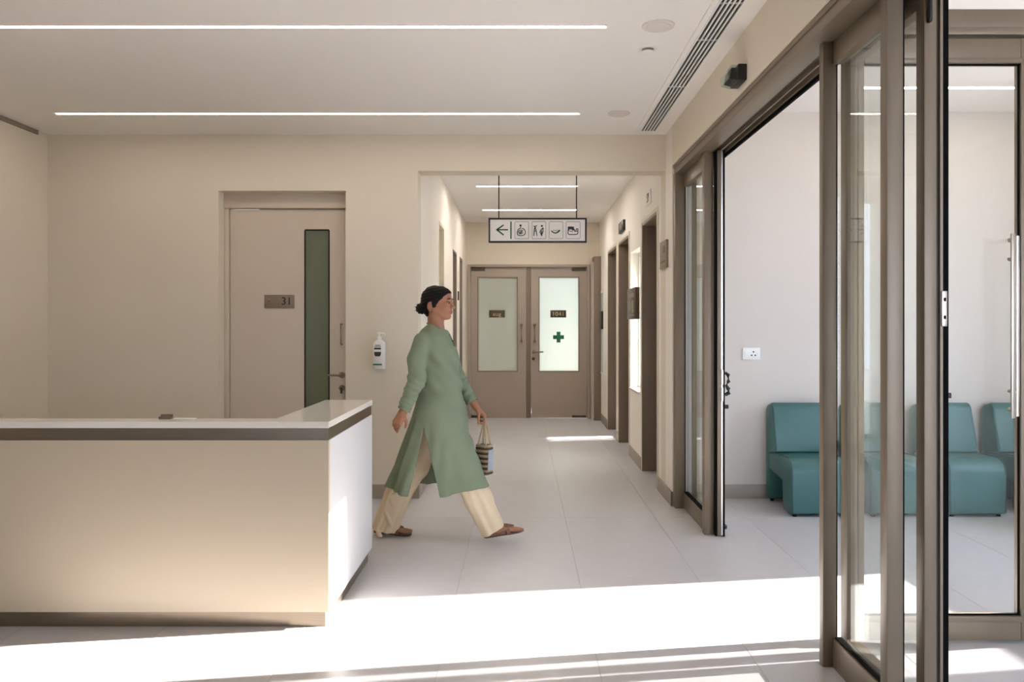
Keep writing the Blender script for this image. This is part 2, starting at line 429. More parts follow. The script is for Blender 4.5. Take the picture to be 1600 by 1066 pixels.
# linear slot diffuser along the right of the ceiling
e = tag(empty('slot_diffuser', (1.01, 3.6, ZC)), 'long slotted air diffuser in the ceiling above the glass doors', 'air vent')
Y0, Y1 = 1.2, 6.15
box('backing', 0.948, 1.072, Y0, Y1, ZC-0.004, ZC-0.001, 'black', e)
for k in range(6):
    xx = 0.948 + k*0.0235
    box('blade', xx, xx+0.0085, Y0, Y1, ZC-0.011, ZC-0.0035, 'white_plastic', e)
for yy in (2.4, 3.7, 4.18, 5.0):
    box('joint_clip', 0.948, 1.072, yy, yy+0.006, ZC-0.0105, ZC-0.004, 'white_plastic', e)
boxes('frame', [(0.918, 0.948, Y0, Y1+0.02, ZC-0.006, ZC), (1.072, 1.09, Y0, Y1+0.02, ZC-0.006, ZC), (0.948, 1.072, Y1, Y1+0.02, ZC-0.006, ZC)], 'ceil', e)

# motion sensor above the sliding doors
e = tag(empty('motion_sensor', (1.11, 4.1, 2.70)), 'black door motion sensor with glassy lens above the sliding doors', 'sensor')
poly('housing', [(4.02, 2.705), (4.18, 2.705), (4.18, 2.79), (4.02, 2.79)], 'x', 1.135, 1.18, 'black', e, bev=0.004)
poly('lens', [(1.085, 2.715), (1.135, 2.702), (1.135, 2.785), (1.10, 2.785), (1.078, 2.755)], 'y', 4.025, 4.175, M['glass_table'], e)
poly('inner_block', [(1.095, 2.720), (1.135, 2.71), (1.135, 2.775), (1.105, 2.775)], 'y', 4.04, 4.16, 'sign_ink', e)

# ------------------------------------------------------------------ door of room 31
d = S(empty('door_1', (-1.96, 6.43, 0)), 'cream recessed door numbered 31 with a narrow glass strip', 'door')
box('head_frame', -2.484, -1.441, 6.40, 6.48, 2.395, 2.52, 'door_cream', d, bev=0.003)
box('jamb', -2.484, -2.445, 6.41, 6.48, 0, 2.395, 'door_cream', d, bev=0.003)
box('jamb', -1.47, -1.441, 6.41, 6.48, 0, 2.395, 'door_cream', d, bev=0.003)
gx0, gx1, gz0, gz1 = -1.812, -1.613, 0.50, 2.215
lf = boxes('leaf', [(-2.44, gx0, 6.43, 6.47, 0.006, 2.385), (gx1, -1.474, 6.43, 6.47, 0.006, 2.385), (gx0, gx1, 6.43, 6.47, 0.006, gz0), (gx0, gx1, 6.43, 6.47, gz1, 2.385)], 'door_cream', d)
boxes('glazing_bead', [(gx0-0.006, gx0+0.002, 6.426, 6.432, gz0, gz1), (gx1-0.002, gx1+0.006, 6.426, 6.432, gz0, gz1), (gx0, gx1, 6.426, 6.432, gz1-0.002, gz1+0.006), (gx0, gx1, 6.426, 6.432, gz0-0.006, gz0)], 'gasket', lf)
box('vision_pane', gx0, gx1, 6.443, 6.449, gz0, gz1, 'vision', lf)
pq = box('number_plaque', -2.152, -1.902, 6.420, 6.430, 1.563, 1.672, 'plaque', d, bev=0.002)
text_part('numerals', '31', 0.09, (-1.965, 6.4185, 1.617), 'dark_text', pq)
lathe('rivet', -2.115, 6.419, [(0.006, 1.612), (0.006, 1.624)], 'sign_grey', pq, 10)
hp = tube('pull_handle', [(-1.505, 6.43, 1.43), (-1.505, 6.395, 1.43), (-1.505, 6.395, 1.26), (-1.505, 6.43, 1.26)], 0.008, 'steel', d)
lv = tube('lever_handle', [(-1.502, 6.43, 1.0), (-1.502, 6.385, 1.0), (-1.515, 6.378, 1.0), (-1.61, 6.378, 1.003)], 0.0085, 'plaque', d)
def ydisc(name, x, y0, y1, z, r, m, parent, seg=24):
    bm = bmesh.new(); bm_tube(bm, [(x, y0, z), (x, y1, z)], r, seg); return obj(name, bm, m, parent, True)
ydisc('rose', -1.502, 6.418, 6.43, 1.0, 0.026, 'plaque', d)
lk = ydisc('lock_cylinder', -1.502, 6.412, 6.43, 0.895, 0.024, 'plaque', d)
box('key', -1.508, -1.496, 6.385, 6.412, 0.85, 0.90, 'plaque_dark', lk)
S(box('wall_store', -2.6, -1.3, 7.6, 7.7, 0, ZC, 'lobby_paint'), 'wall of the dim room behind door 31', 'wall')
S(box('wall_store_side', -3.0, -2.9, 6.49, 7.7, 0, ZC, 'lobby_paint'), 'side wall of the dim room behind door 31', 'wall')
S(box('ceiling_store', -3.0, XC-T, 6.49, 12.0, ZC, ZC+0.1, 'lobby_paint'), 'ceiling of the dim rooms left of the corridor', 'ceiling')
S(box('wall_store_outer', -3.2, -3.1, 6.49, 12.0, 0, ZC+0.1, 'lobby_paint'), 'outer wall of the dim rooms left of the corridor', 'wall')

# hand sanitiser on the wall
bxx, bz = -1.157, 1.064
e = tag(empty('sanitiser_bottle', (bxx, 6.25, bz)), 'white pump bottle of hand sanitiser with green band on the cream wall', 'bottle')
bm = bmesh.new()
sec = [(0.0, 0.047, 0.026), (0.004, 0.050, 0.029), (0.19, 0.050, 0.029), (0.215, 0.046, 0.026), (0.232, 0.028, 0.02), (0.238, 0.018, 0.017)]
rings = []
for h, a, b in sec:
    ring = []
    for k in range(32):
        t = 2*math.pi*k/32; c, s_ = math.cos(t), math.sin(t)
        n = 3.2
        ring.append(bm.verts.new((bxx + a*abs(c)**(2/n)*(1 if c >= 0 else -1), 6.248 + b*abs(s_)**(2/n)*(1 if s_ >= 0 else -1), bz + h)))
    rings.append(ring)
for i in range(len(rings)-1):
    for k in range(32): bm.faces.new((rings[i][k], rings[i][(k+1) % 32], rings[i+1][(k+1) % 32], rings[i+1][k]))
bm.faces.new(rings[0][::-1]); bm.faces.new(rings[-1])
obj('body', bm, 'white_plastic', e, True)
lathe('cap', bxx, 6.248, [(0.019, bz+0.236), (0.019, bz+0.262), (0.012, bz+0.266), (0.008, bz+0.285)], 'white_plastic', e)
bm = bmesh.new(); bm_box(bm, bxx-0.018, bxx+0.034, 6.238, 6.258, bz+0.283, bz+0.297, 0.004); obj('pump_head', bm, 'white_plastic', e, True)
tube('nozzle', [(bxx+0.03, 6.248, bz+0.29), (bxx+0.045, 6.245, bz+0.285), (bxx+0.047, 6.244, bz+0.272)], 0.006, 'white_plastic', e)
lb = poly('label_patch', [(bxx-0.036, bz+0.172), (bxx+0.018, bz+0.172), (bxx+0.018, bz+0.12), (bxx+0.010, bz+0.102), (bxx-0.028, bz+0.102), (bxx-0.036, bz+0.12)], 'y', 6.2165, 6.2190, 'sign_ink', e)
box('label_band', bxx-0.036, bxx+0.018, 6.2160, 6.2166, bz+0.138, bz+0.158, 'sign_white', lb)
for k, (a, b) in enumerate(((-0.028, 0.012), (-0.034, 0.016))):
    box('print_line', bxx+a, bxx+b, 6.2165, 6.2190, bz+0.190-k*0.010, bz+0.195-k*0.010, 'sign_grey', e)
box('green_band', bxx-0.046, bxx+0.026, 6.2165, 6.2190, bz+0.030, bz+0.042, 'green', e)
box('wall_bracket', bxx-0.03, bxx+0.03, 6.274, 6.29, bz+0.05, bz+0.17, 'white_plastic', e)

# ------------------------------------------------------------------ double doors at the end of the corridor
d = S(empty('door_2', (0.11, YE, 0)), 'taupe double doors with frosted panes and a green cross at the corridor end', 'door')
boxes('frame', [(-0.82, -0.778, YE-0.03, YE+0.14, 0, 2.34), (1.0, 1.04, YE-0.03, YE+0.14, 0, 2.34), (-0.778, 1.0, YE-0.03, YE+0.14, 2.30, 2.34)], 'door_taupe', d, bev=0.004)
yl = YE+0.03
def leaf(x0, x1, gx0, gx1, side, num, lab):
    gz0, gz1 = 0.72, 2.14
    lf = boxes('leaf', [(x0, gx0, yl, yl+0.045, 0.006, 2.297), (gx1, x1, yl, yl+0.045, 0.006, 2.297), (gx0, gx1, yl, yl+0.045, 0.006, gz0), (gx0, gx1, yl, yl+0.045, gz1, 2.297)], 'door_taupe', d)
    g = 0.013
    boxes('glazing_bead', [(gx0-g, gx0, yl-0.006, yl, gz0-g, gz1+g), (gx1, gx1+g, yl-0.006, yl, gz0-g, gz1+g), (gx0, gx1, yl-0.006, yl, gz1, gz1+g), (gx0, gx1, yl-0.006, yl, gz0-g, gz0)], 'door_brown', lf)
    box('pane', gx0, gx1, yl+0.018, yl+0.026, gz0, gz1, 'frost', lf)
    cx = (gx0+gx1)/2 - 0.01
    pq = box('number_plaque', cx-0.12, cx+0.12, yl-0.002, yl+0.017, 1.535, 1.645, 'plaque_dark', lf, bev=0.003)
    text_part('numerals', num, 0.085, (cx, yl-0.0035, 1.585), 'plaque_text', pq, sx=1.15)
    hx = x1-0.065 if side < 0 else x0+0.05
    tube('pull_handle', [(hx, yl, 1.42), (hx, yl-0.05, 1.42), (hx, yl-0.05, 1.17), (hx, yl, 1.17)], 0.012, 'plaque', lf)
    for zz in (1.42, 1.17): ydisc('boss', hx, yl-0.055, yl, zz, 0.024, 'plaque', lf)
    cxx = (x0+0.01, x0+0.22) if side < 0 else (x1-0.23, x1-0.02)
    box('patch_fitting', cxx[0], cxx[1], yl-0.02, yl, 2.245, 2.29, 'plaque_dark', lf, bev=0.003)
    box('patch_fitting', cxx[0], cxx[1], yl-0.02, yl, 0.01, 0.045, 'plaque_dark', lf, bev=0.003)
    return lf
leaf(-0.775, 0.062, -0.66, -0.07, -1, 'aug', 'left')
lr = leaf(0.148, 0.998, 0.272, 0.866, 1, '1041', 'right')
box('meeting_stile', 0.064, 0.146, yl-0.012, yl+0.05, 0.006, 2.297, 'door_brown', d, bev=0.004)
bm = bmesh.new(); cx, cz, a, b = 0.563, 1.235, 0.083, 0.030
bm_poly(bm, [(cx-b, cz-a), (cx+b, cz-a), (cx+b, cz-b), (cx+a, cz-b), (cx+a, cz+b), (cx+b, cz+b), (cx+b, cz+a), (cx-b, cz+a), (cx-b, cz+b), (cx-a, cz+b), (cx-a, cz-b), (cx-b, cz-b)], 'y', yl+0.012, yl+0.0175)
obj('green_cross', bm, 'green', lr)
tube('lever_handle', [(0.185, yl, 1.01), (0.185, yl-0.05, 1.01), (0.20, yl-0.056, 1.01), (0.33, yl-0.056, 1.012)], 0.012, 'plaque', lr)
ydisc('rose', 0.185, yl-0.014, yl, 1.01, 0.026, 'plaque', lr)
ydisc('lock_cylinder', 0.18, yl-0.02, yl, 0.905, 0.024, 'plaque_dark', lr)

# ------------------------------------------------------------------ doorways on the right of the corridor
def doorway_r(n, y0, y1, label, leaf_open=False, ztop=2.41):
    d = S(empty('door_%d' % n, (XR+0.1, (y0+y1)/2, 0)), label, 'door')
    c = 0.035
    box('jamb', XR-0.008, XR+T, y1-0.03, y1, 0, ztop, 'door_brown', d, bev=0.002)
    box('jamb', XR-0.008, XR+T, y0, y0+0.03, 0, ztop, 'door_brown', d, bev=0.002)
    box('head', XR-0.008, XR+T, y0+0.03, y1-0.03, ztop-0.03, ztop, 'door_brown', d, bev=0.002)
    boxes('casing', [(XR-0.010, XR-0.0005, y0-c, y0, 0, ztop+c), (XR-0.010, XR-0.0005, y1, y1+c, 0, ztop+c), (XR-0.010, XR-0.0005, y0, y1, ztop, ztop+c)], 'lobby_paint', d, bev=0.002)
    if leaf_open:
        lf = box('leaf', XR+T+0.01, XR+T+0.84, y1-0.05, y1-0.01, 0.008, ztop-0.035, 'door_taupe', d, bev=0.002)
    else:
        lf = box('leaf', XR+0.155, XR+0.195, y0+0.032, y1-0.032, 0.008, ztop-0.032, 'door_brown', d, bev=0.002)
        tube('lever_handle', [(XR+0.155, y0+0.12, 1.0), (XR+0.11, y0+0.12, 1.0), (XR+0.105, y0+0.22, 1.0)], 0.009, 'steel', lf)
    for zz in (0.35, 1.15, 2.0):
        box('hinge', XR+0.13, XR+0.156, y1-0.06, y1-0.031, zz, zz+0.1, 'steel', d)
    return d
doorway_r(3, 6.65, 7.49, 'brown-framed doorway nearest the lobby on the right of the corridor')
doorway_r(4, 8.40, 9.30, 'brown-framed doorway under the small black number sign')
doorway_r(5, 9.50, 10.45, 'open doorway spilling sunlight onto the corridor floor', leaf_open=True)
d = S(empty('door_6', (1.13, 11.5, 0)), 'dark brown door jamb beside the double doors at the corridor end', 'door')
box('jamb', 1.075, XR, 11.40, 11.46, 0, 2.44, 'door_brown', d, bev=0.003)
box('head', 1.075, XR, 11.46, YE, 2.38, 2.44, 'door_brown', d, bev=0.003)
box('leaf', 1.15, XR-0.002, 11.46, YE-0.03, 0.006, 2.38, 'door_brown', d)

# doorways on the left
def doorway_l(n, y0, y1, zt, label, m):
    d = S(empty('door_%d' % n, (XC-0.1, (y0+y1)/2, 0)), label, 'door')
    box('jamb', XC-T, XC+0.004, y1-0.02, y1, 0, zt, m, d, bev=0.002)
    box('jamb', XC-T, XC+0.004, y0, y0+0.02, 0, zt, m, d, bev=0.002)
    box('head', XC-T, XC+0.004, y0+0.02, y1-0.02, zt-0.03, zt, m, d, bev=0.002)
    box('leaf', XC-0.19, XC-0.15, y0+0.022, y1-0.022, 0.006, zt-0.032, m, d)
    return d
doorway_l(7, 7.88, 8.40, 2.49, 'cream-lined doorway on the left of the corridor above the woman', 'lobby_paint')
doorway_l(8, 9.5, 10.02, 2.36, 'narrow brown doorway in the middle of the left corridor wall', 'door_brown')
doorway_l(9, 10.52, 10.95, 2.36, 'narrow brown doorway on the left beside the double doors', 'door_brown')
tag(box('light_switch', XC, XC+0.014, 10.2, 10.28, 1.75, 1.87, 'black', bev=0.003), 'tiny dark switch plate between the left corridor doorways', 'switch')

# window onto the corridor, and its hanging plaque
w = S(empty('window_4', (XR+0.1, 7.99, 0.73)), 'bright frosted window with white reveal on the right corridor wall', 'window')
boxes('frame', [(XR+0.09, XR+0.13, 7.65, 7.69, 0.73, 2.2), (XR+0.09, XR+0.13, 8.29, 8.33, 0.73, 2.2), (XR+0.09, XR+0.13, 7.69, 8.29, 2.16, 2.2), (XR+0.09, XR+0.13, 7.69, 8.29, 0.73, 0.77)], 'white_plastic', w)
box('sill', XR-0.02, XR+0.09, 7.66, 8.32, 0.73, 0.75, 'wait_paint', w, bev=0.003)
box('pane', XR+0.105, XR+0.111, 7.69, 8.29, 0.77, 2.16, 'frost_bright', w)
w = S(empty('window_5', (XR+0.1, 11.22, 0.70)), 'slim frosted window on the right wall near the double doors', 'window')
boxes('frame', [(XR-0.006, XR+0.05, 11.0, 11.03, 0.7, 1.92), (XR-0.006, XR+0.05, 11.42, 11.45, 0.7, 1.92), (XR-0.006, XR+0.05, 11.03, 11.42, 1.89, 1.92), (XR-0.006, XR+0.05, 11.03, 11.42, 0.7, 0.73)], 'white_plastic', w)
box('pane', XR+0.012, XR+0.018, 11.03, 11.42, 0.73, 1.89, 'frost', w)
def wall_plaque(y0, y1, z0, z1, label, m, lines, x=XR, t=0.02, cat='sign', name='wall_plaque', txt=None, tm='plaque_text', tsize=0.09):
    e = tag(empty(name, (x-t/2, (y0+y1)/2, z0)), label, cat)
    box('plate', x-t, x, y0, y1, z0, z1, m, e, bev=0.002)
    for (a, b, c_, d_) in lines:
        box('engraving', x-t-0.002, x-t+0.0005, y0+a*(y1-y0), y0+b*(y1-y0), z0+c_*(z1-z0), z0+d_*(z1-z0), tm, e)
    if txt:
        text_part('lettering', txt, tsize, (x-t-0.002, (y0+y1)/2, (z0+z1)/2), tm, e, rot=(math.pi/2, 0, -math.pi/2))
    return e
wall_plaque(7.66, 8.26, 1.48, 1.80, 'bronze sign board hung across the bright corridor window', 'plaque_dark', [(0.15, 0.8, 0.70, 0.84), (0.2, 0.42, 0.2, 0.6), (0.52, 0.8, 0.3, 0.6), (0.15, 0.85, 0.1, 0.15)], t=0.045, tm='plaque')
wall_plaque(6.17, 6.45, 1.885, 2.11, 'grey bronze plaque on the wall beside the glass doors', 'plaque', [(0.2, 0.5, 0.55, 0.8), (0.2, 0.8, 0.2, 0.28)], tm='plaque_dark')
wall_plaque(6.98, 7.25, 2.53, 2.66, 'pale number sign above the nearest corridor doorway', 'ceil', [], t=0.01, txt='59', tm='sign_grey', tsize=0.12)
wall_plaque(8.72, 9.12, 2.50, 2.62, 'small black number sign over the middle corridor doorway', 'black', [], t=0.03, txt='163', tm='plaque_text', tsize=0.11)
wall_plaque(11.06, 11.30, 1.36, 1.62, 'dark little plaque on the slim frosted window', 'black', [], t=0.03)

# ------------------------------------------------------------------ hanging direction sign
ys = 6.6
def sx(px): return (px-815)*ys/1200
def sz(py): return 1.42-(py-508)*ys/1200
e = tag(empty('hanging_sign', (sx(840), ys, sz(380))), 'black-framed hanging sign with green arrow and four pictograms', 'sign')
x0, x1, z0, z1 = sx(763.5), sx(916.5), sz(379.5), sz(341)
box('panel', x0+0.008, x1-0.008, ys-0.012, ys+0.012, z0+0.008, z1-0.008, 'sign_white', e)
boxes('frame', [(x0, x0+0.014, ys-0.02, ys+0.02, z0, z1), (x1-0.014, x1, ys-0.02, ys+0.02, z0, z1), (x0+0.014, x1-0.014, ys-0.02, ys+0.02, z0, z0+0.014), (x0+0.014, x1-0.014, ys-0.02, ys+0.02, z1-0.014, z1)], 'black', e, bev=0.002)
for px in (779.5, 900.8): tube('suspension_rod', [(sx(px), ys, z1), (sx(px), ys, ZC)], 0.005, 'black', e, 8)
yf0, yf1 = ys-0.0145, ys-0.0115
def q(zx, zy): return (sx(740+zx/8), sz(320+zy/8))            # crop pixels of the sign to sign coordinates
def sp(name, pts, m): return poly(name, [q(*p) for p in pts], 'y', yf0, yf1, m, e)
def stroke(bm, pts, wd):
    P2 = [Vector(q(*p)) for p in pts]; w_ = wd/8*ys/1200/2
    for a, b in zip(P2[:-1], P2[1:]):
        t = (b-a).normalized(); n = Vector((-t.y, t.x))*w_; t = t*w_*0.6
        bm_poly(bm, [tuple(a-t+n), tuple(a-t-n), tuple(b+t-n), tuple(b+t+n)], 'y', yf0, yf1)
def strokes(name, lst, m):
    bm = bmesh.new()
    for pts, wd in lst: stroke(bm, pts, wd)
    return obj(name, bm, m, e)
def circ(cx, cy, rx, ry=None, n=18, a0=0, a1=360):
    ry = ry or rx
    return [(cx+rx*math.cos(math.radians(a0+(a1-a0)*k/n)), cy+ry*math.sin(math.radians(a0+(a1-a0)*k/n))) for k in range(n+(0 if a1-a0 == 360 else 1))]
strokes('arrow', [([(425, 315), (300, 315)], 16), ([(372, 258), (292, 315), (372, 378)], 17)], 'sign_green')
sp('divider_bar', [(459, 212), (475, 212), (475, 430), (459, 430)], 'sign_green')
for a, b in ((516, 688), (730, 902), (944, 1116), (1155, 1330)):
    r = 12
    loop = circ(a+r, 216+r, r, n=5, a0=180, a1=270) + circ(b-r, 216+r, r, n=5, a0=270, a1=360) + circ(b-r, 426-r, r, n=5, a0=0, a1=90) + circ(a+r, 426-r, r, n=5, a0=90, a1=180)
    strokes('pictogram_border', [(loop+[loop[0]], 5)], 'sign_grey')
# seated figure in a round outline
bm = bmesh.new(); bm_poly(bm, [q(*p) for p in circ(587, 262, 14)], 'y', yf0, yf1)
for pts, wd in [(([(587, 272), (590, 300)]), 8), ([(580, 296), (556, 312), (546, 345), (550, 378), (580, 388), (620, 386), (644, 368), (646, 335), (632, 308), (606, 298)], 10),
                (circ(590, 342, 30, 24, 14, 20, 330), 8), (circ(590, 344, 14, 11, 12, 0, 330), 7), ([(612, 330), (590, 348), (575, 366)], 7)]: stroke(bm, pts, wd)
obj('pictogram', bm, 'sign_ink', e)
# two standing figures
bm = bmesh.new(); bm_poly(bm, [q(*p) for p in circ(853, 268, 13)], 'y', yf0, yf1)
for pts, wd in [([(752, 268), (772, 274), (790, 264)], 10), ([(768, 276), (758, 320), (752, 388)], 12), ([(772, 290), (784, 340), (792, 390)], 10), ([(756, 330), (784, 336)], 8),
                ([(866, 290), (840, 320), (828, 345), (850, 384)], 11), ([(862, 290), (868, 335), (850, 384)], 11), ([(848, 330), (850, 390)], 14), ([(862, 292), (876, 306)], 7)]: stroke(bm, pts, wd)
obj('pictogram', bm, 'sign_green', e)
# curved leaf-like mark
bm = bmesh.new()
bm_poly(bm, [q(*p) for p in [(962, 322), (985, 330), (1003, 345), (1022, 349), (1045, 338), (1058, 322), (1074, 314), (1084, 325), (1068, 344), (1042, 360), (1015, 364), (990, 354), (972, 338)]], 'y', yf0, yf1)
for pts, wd in [([(996, 318), (1012, 328), (1036, 324), (1048, 314)], 5)]: stroke(bm, pts, wd)
obj('pictogram', bm, 'sign_green', e)
# bed-like machine
bm = bmesh.new()
bm_poly(bm, [q(*p) for p in [(1176, 280), (1186, 275), (1250, 276), (1256, 300), (1262, 322), (1228, 326), (1226, 312), (1196, 312), (1190, 330), (1176, 330)]], 'y', yf0, yf1)
for pts, wd in [([(1180, 326), (1178, 362), (1190, 374), (1250, 376), (1296, 370), (1303, 350), (1302, 304), (1284, 304), (1276, 326)], 10), ([(1256, 310), (1262, 336), (1300, 330)], 10), ([(1196, 330), (1240, 340)], 8)]: stroke(bm, pts, wd)
obj('pictogram', bm, 'sign_ink', e)

# ------------------------------------------------------------------ reception counter
cx1, cy0, cy1 = -0.902, 3.595, 4.645
ct = tag(empty('reception_counter', (-2.4, 3.7, 0)), 'long cream reception counter with white top and bronze metal strips', 'counter')
cx0 = XL+0.03
zt = 0.967
bm = bmesh.new()
bm_poly(bm, [(cx0, cy0), (cx1, cy0), (cx1, cy1), (cx1-0.285, cy1), (cx1-0.285, cy0+0.13), (cx0, cy0+0.13)], 'z', zt-0.03, zt, bev=0.002)
obj('worktop', bm, 'counter_top', ct, False)
i = 0.008
def rail(z0, z1, m, name, inset, depth=0.03):
    boxes(name, [(cx0, cx1-inset, cy0+inset, cy0+inset+depth, z0, z1), (cx1-inset-depth, cx1-inset, cy0+inset+depth, cy1-inset, z0, z1)], m, ct)
rail(zt-0.088, zt-0.03, 'counter_metal', 'metal_strip', 0.006)
box('end_cap', cx1-0.03, cx1-0.004, cy0+0.004, cy0+0.02, zt-0.088, zt-0.03, 'counter_metal', ct)
box('front_panel', cx0, cx1-0.002, cy0+0.002, cy0+0.027, 0.075, zt-0.088, 'counter', ct)
box('side_panel', cx1-0.027, cx1-0.002, cy0+0.0275, cy1-0.002, 0.075, zt-0.088, 'counter_lit_side', ct)
rail(0.0, 0.075, 'counter_metal', 'plinth', 0.022)
box('end_panel', cx1-0.27, cx1-0.03, cy1-0.025, cy1-0.002, 0.075, zt-0.03, 'counter', ct)
box('inner_panel', cx1-0.28, cx1-0.262, cy0+0.14, cy1-0.03, 0.0, zt-0.03, 'counter', ct)
box('inner_panel', cx0, cx1-0.27, cy0+0.10, cy0+0.12, 0.0, zt-0.03, 'counter', ct)
box('desk_shelf', cx0, cx1-0.29, cy0+0.13, cy0+0.75, 0.72, 0.75, 'counter_top', ct)
e = tag(empty('card_holder', (-1.70, 3.70, zt)), 'tiny bronze card holder on the counter ledge', 'holder')
box('tray', -1.742, -1.685, 3.685, 3.715, zt, zt+0.006, 'plaque', e)
box('back', -1.742, -1.685, 3.708, 3.715, zt+0.006, zt+0.022, 'plaque', e)
box('lip', -1.742, -1.685, 3.685, 3.690, zt+0.006, zt+0.014, 'plaque', e)
tag(poly('leaflet', [(-1.678, 3.690), (-1.575, 3.680), (-1.570, 3.712), (-1.676, 3.718)], 'z', zt+0.0005, zt+0.004, 'paper'), 'white leaflet lying beside the tiny card holder', 'leaflet')

# ------------------------------------------------------------------ glazed sliding door screen on the right
d = S(empty('door_10', (1.27, 4.0, 0)), 'bronze aluminium frame of the sliding glass doors with its fixed panels', 'door frame')
ZH = 2.60
box('header_beam', 1.195, 1.30, 1.2, 6.02, ZH-0.005, 2.67, 'frame', d, bev=0.003)
box('header_lip', 1.188, 1.20, 1.2, 6.02, ZH+0.045, 2.675, 'frame', d, bev=0.002)
box('track_cover', 1.30, 1.335, 1.2, 6.02, ZH+0.012, 2.67, 'frame_dark', d)
boxes('track_rail', [(1.335, 1.343, 1.2, 6.02, ZH-0.01, 2.67), (1.375, 1.385, 1.2, 6.02, ZH-0.01, 2.67)], 'frame', d)
box('track_gasket', 1.385, 1.40, 1.2, 6.02, ZH-0.03, 2.67, 'gasket', d)
box('jamb', 1.188, 1.262, 5.94, 6.02, 0, ZH, 'frame', d, bev=0.003)
box('jamb_gasket', 1.262, 1.270, 5.945, 6.0, 0, ZH-0.005, 'gasket', d)
# far fixed panel
box('mullion', 1.237, 1.300, 5.20, 5.265, 0, ZH, 'frame', d, bev=0.003)
box('panel_rail', 1.255, 1.300, 5.265, 5.94, 0, 0.125, 'frame', d, bev=0.002)
box('panel_rail', 1.255, 1.300, 5.265, 5.94, ZH-0.11, ZH-0.005, 'frame', d, bev=0.002)
box('rail_gasket', 1.256, 1.288, 5.265, 5.94, 0.125, 0.132, 'gasket', d)
box('fixed_pane', 1.272, 1.282, 5.265, 5.94, 0.13, ZH-0.11, 'glass', d)
# near fixed panel between two posts
box('post', 1.250, 1.306, 3.185, 3.227, 0, ZH, 'frame', d, bev=0.003)
box('post', 1.250, 1.306, 2.627, 2.679, 0, ZH, 'frame', d, bev=0.003)
box('post_gasket', 1.306, 1.311, 3.187, 3.22, 0, ZH-0.005, 'gasket', d)
box('post_gasket', 1.306, 1.311, 2.63, 2.675, 0, ZH-0.005, 'gasket', d)
box('panel_rail', 1.290, 1.335, 2.679, 3.185, 0, 0.12, 'frame', d, bev=0.002)
box('panel_rail', 1.290, 1.335, 2.679, 3.185, ZH-0.10, ZH-0.005, 'frame', d, bev=0.002)
box('rail_gasket', 1.300, 1.326, 2.679, 3.185, 0.12, 0.126, 'gasket', d)
box('fixed_pane', 1.308, 1.318, 2.679, 3.185, 0.125, ZH-0.10, 'glass', d)

def sliding_leaf(n, label, x0, x1, y0, y1):
    l = S(empty('door_%d' % n, ((x0+x1)/2, (y0+y1)/2, 0)), label, 'door')
    st = 0.055
    box('stile', x0, x1, y0, y0+st, 0.012, ZH-0.01, 'frame', l, bev=0.003)
    box('stile', x0, x1, y1-st, y1, 0.012, ZH-0.01, 'frame', l, bev=0.003)
    box('rail', x0, x1, y0+st, y1-st, 0.012, 0.11, 'frame', l, bev=0.003)
    box('rail', x0, x1, y0+st, y1-st, ZH-0.10, ZH-0.01, 'frame', l, bev=0.003)
    box('pane', (x0+x1)/2-0.005, (x0+x1)/2+0.005, y0+st, y1-st, 0.11, ZH-0.10, 'glass', l)
    return l
# far leaf, slid open behind the far fixed panel
l1 = sliding_leaf(11, 'sliding glass leaf pushed open behind the far fixed panel', 1.312, 1.350, 5.145, 5.93)
box('edge_strip', 1.300, 1.312, 5.15, 5.20, 0.004, ZH-0.01, 'gasket', l1)
box('edge_brush', 1.350, 1.360, 5.138, 5.20, 0.004, ZH-0.01, 'gasket', l1)
box('edge_trim', 1.335, 1.346, 5.138, 5.146, 0.012, ZH-0.01, 'steel', l1)
for z0, z1 in ((1.02, 1.12), (0.91, 1.0)):
    box('lock_plate', 1.335, 1.349, 5.132, 5.14, z0, z1, 'white_plastic', l1, bev=0.002)
bm = bmesh.new(); bm_tube(bm, [(1.365, 5.15, 1.10), (1.385, 5.15, 1.085), (1.388, 5.15, 1.04), (1.372, 5.15, 1.015), (1.388, 5.15, 0.99), (1.390, 5.15, 0.965), (1.365, 5.15, 0.95)], [0.010, 0.013, 0.013, 0.009, 0.014, 0.015, 0.010], 10)
obj('latch_handle', bm, 'black', l1, True)
tube('thumb_turn', [(1.358, 5.15, 0.872), (1.385, 5.15, 0.872)], 0.014, 'black', l1)
box('floor_guide', 1.352, 1.378, 5.15, 5.19, 0.05, 0.075, 'black', l1, bev=0.003)
# near leaf, slid open behind the near fixed panel
l2 = sliding_leaf(12, 'sliding glass leaf nearest the camera with black rubber edge', 1.358, 1.400, 2.59, 3.26)
box('edge_groove', 1.400, 1.411, 2.60, 2.645, 0.012, ZH-0.01, 'frame_dark', l2)
box('edge_trim', 1.411, 1.420, 2.588, 2.645, 0.012, ZH-0.01, 'frame', l2)
box('edge_strip', 1.420, 1.441, 2.592, 2.645, 0.012, ZH-0.01, 'gasket', l2)
hg = box('strike_plate', 1.413, 1.433, 2.583, 2.590, 1.415, 1.535, 'steel', l2, bev=0.003)
for zz in (1.44, 1.50): box('slot', 1.420, 1.426, 2.580, 2.5835, zz, zz+0.012, 'gasket', hg)
bm = bmesh.new(); bm_box(bm, 1.364, 1.378, 2.570, 2.589, 2.437, 2.575, 0.006, 3); obj('top_bolt', bm, 'black', l2, True)
box('latch', 1.441, 1.456, 2.60, 2.63, 1.172, 1.19, 'black', l2, bev=0.002)

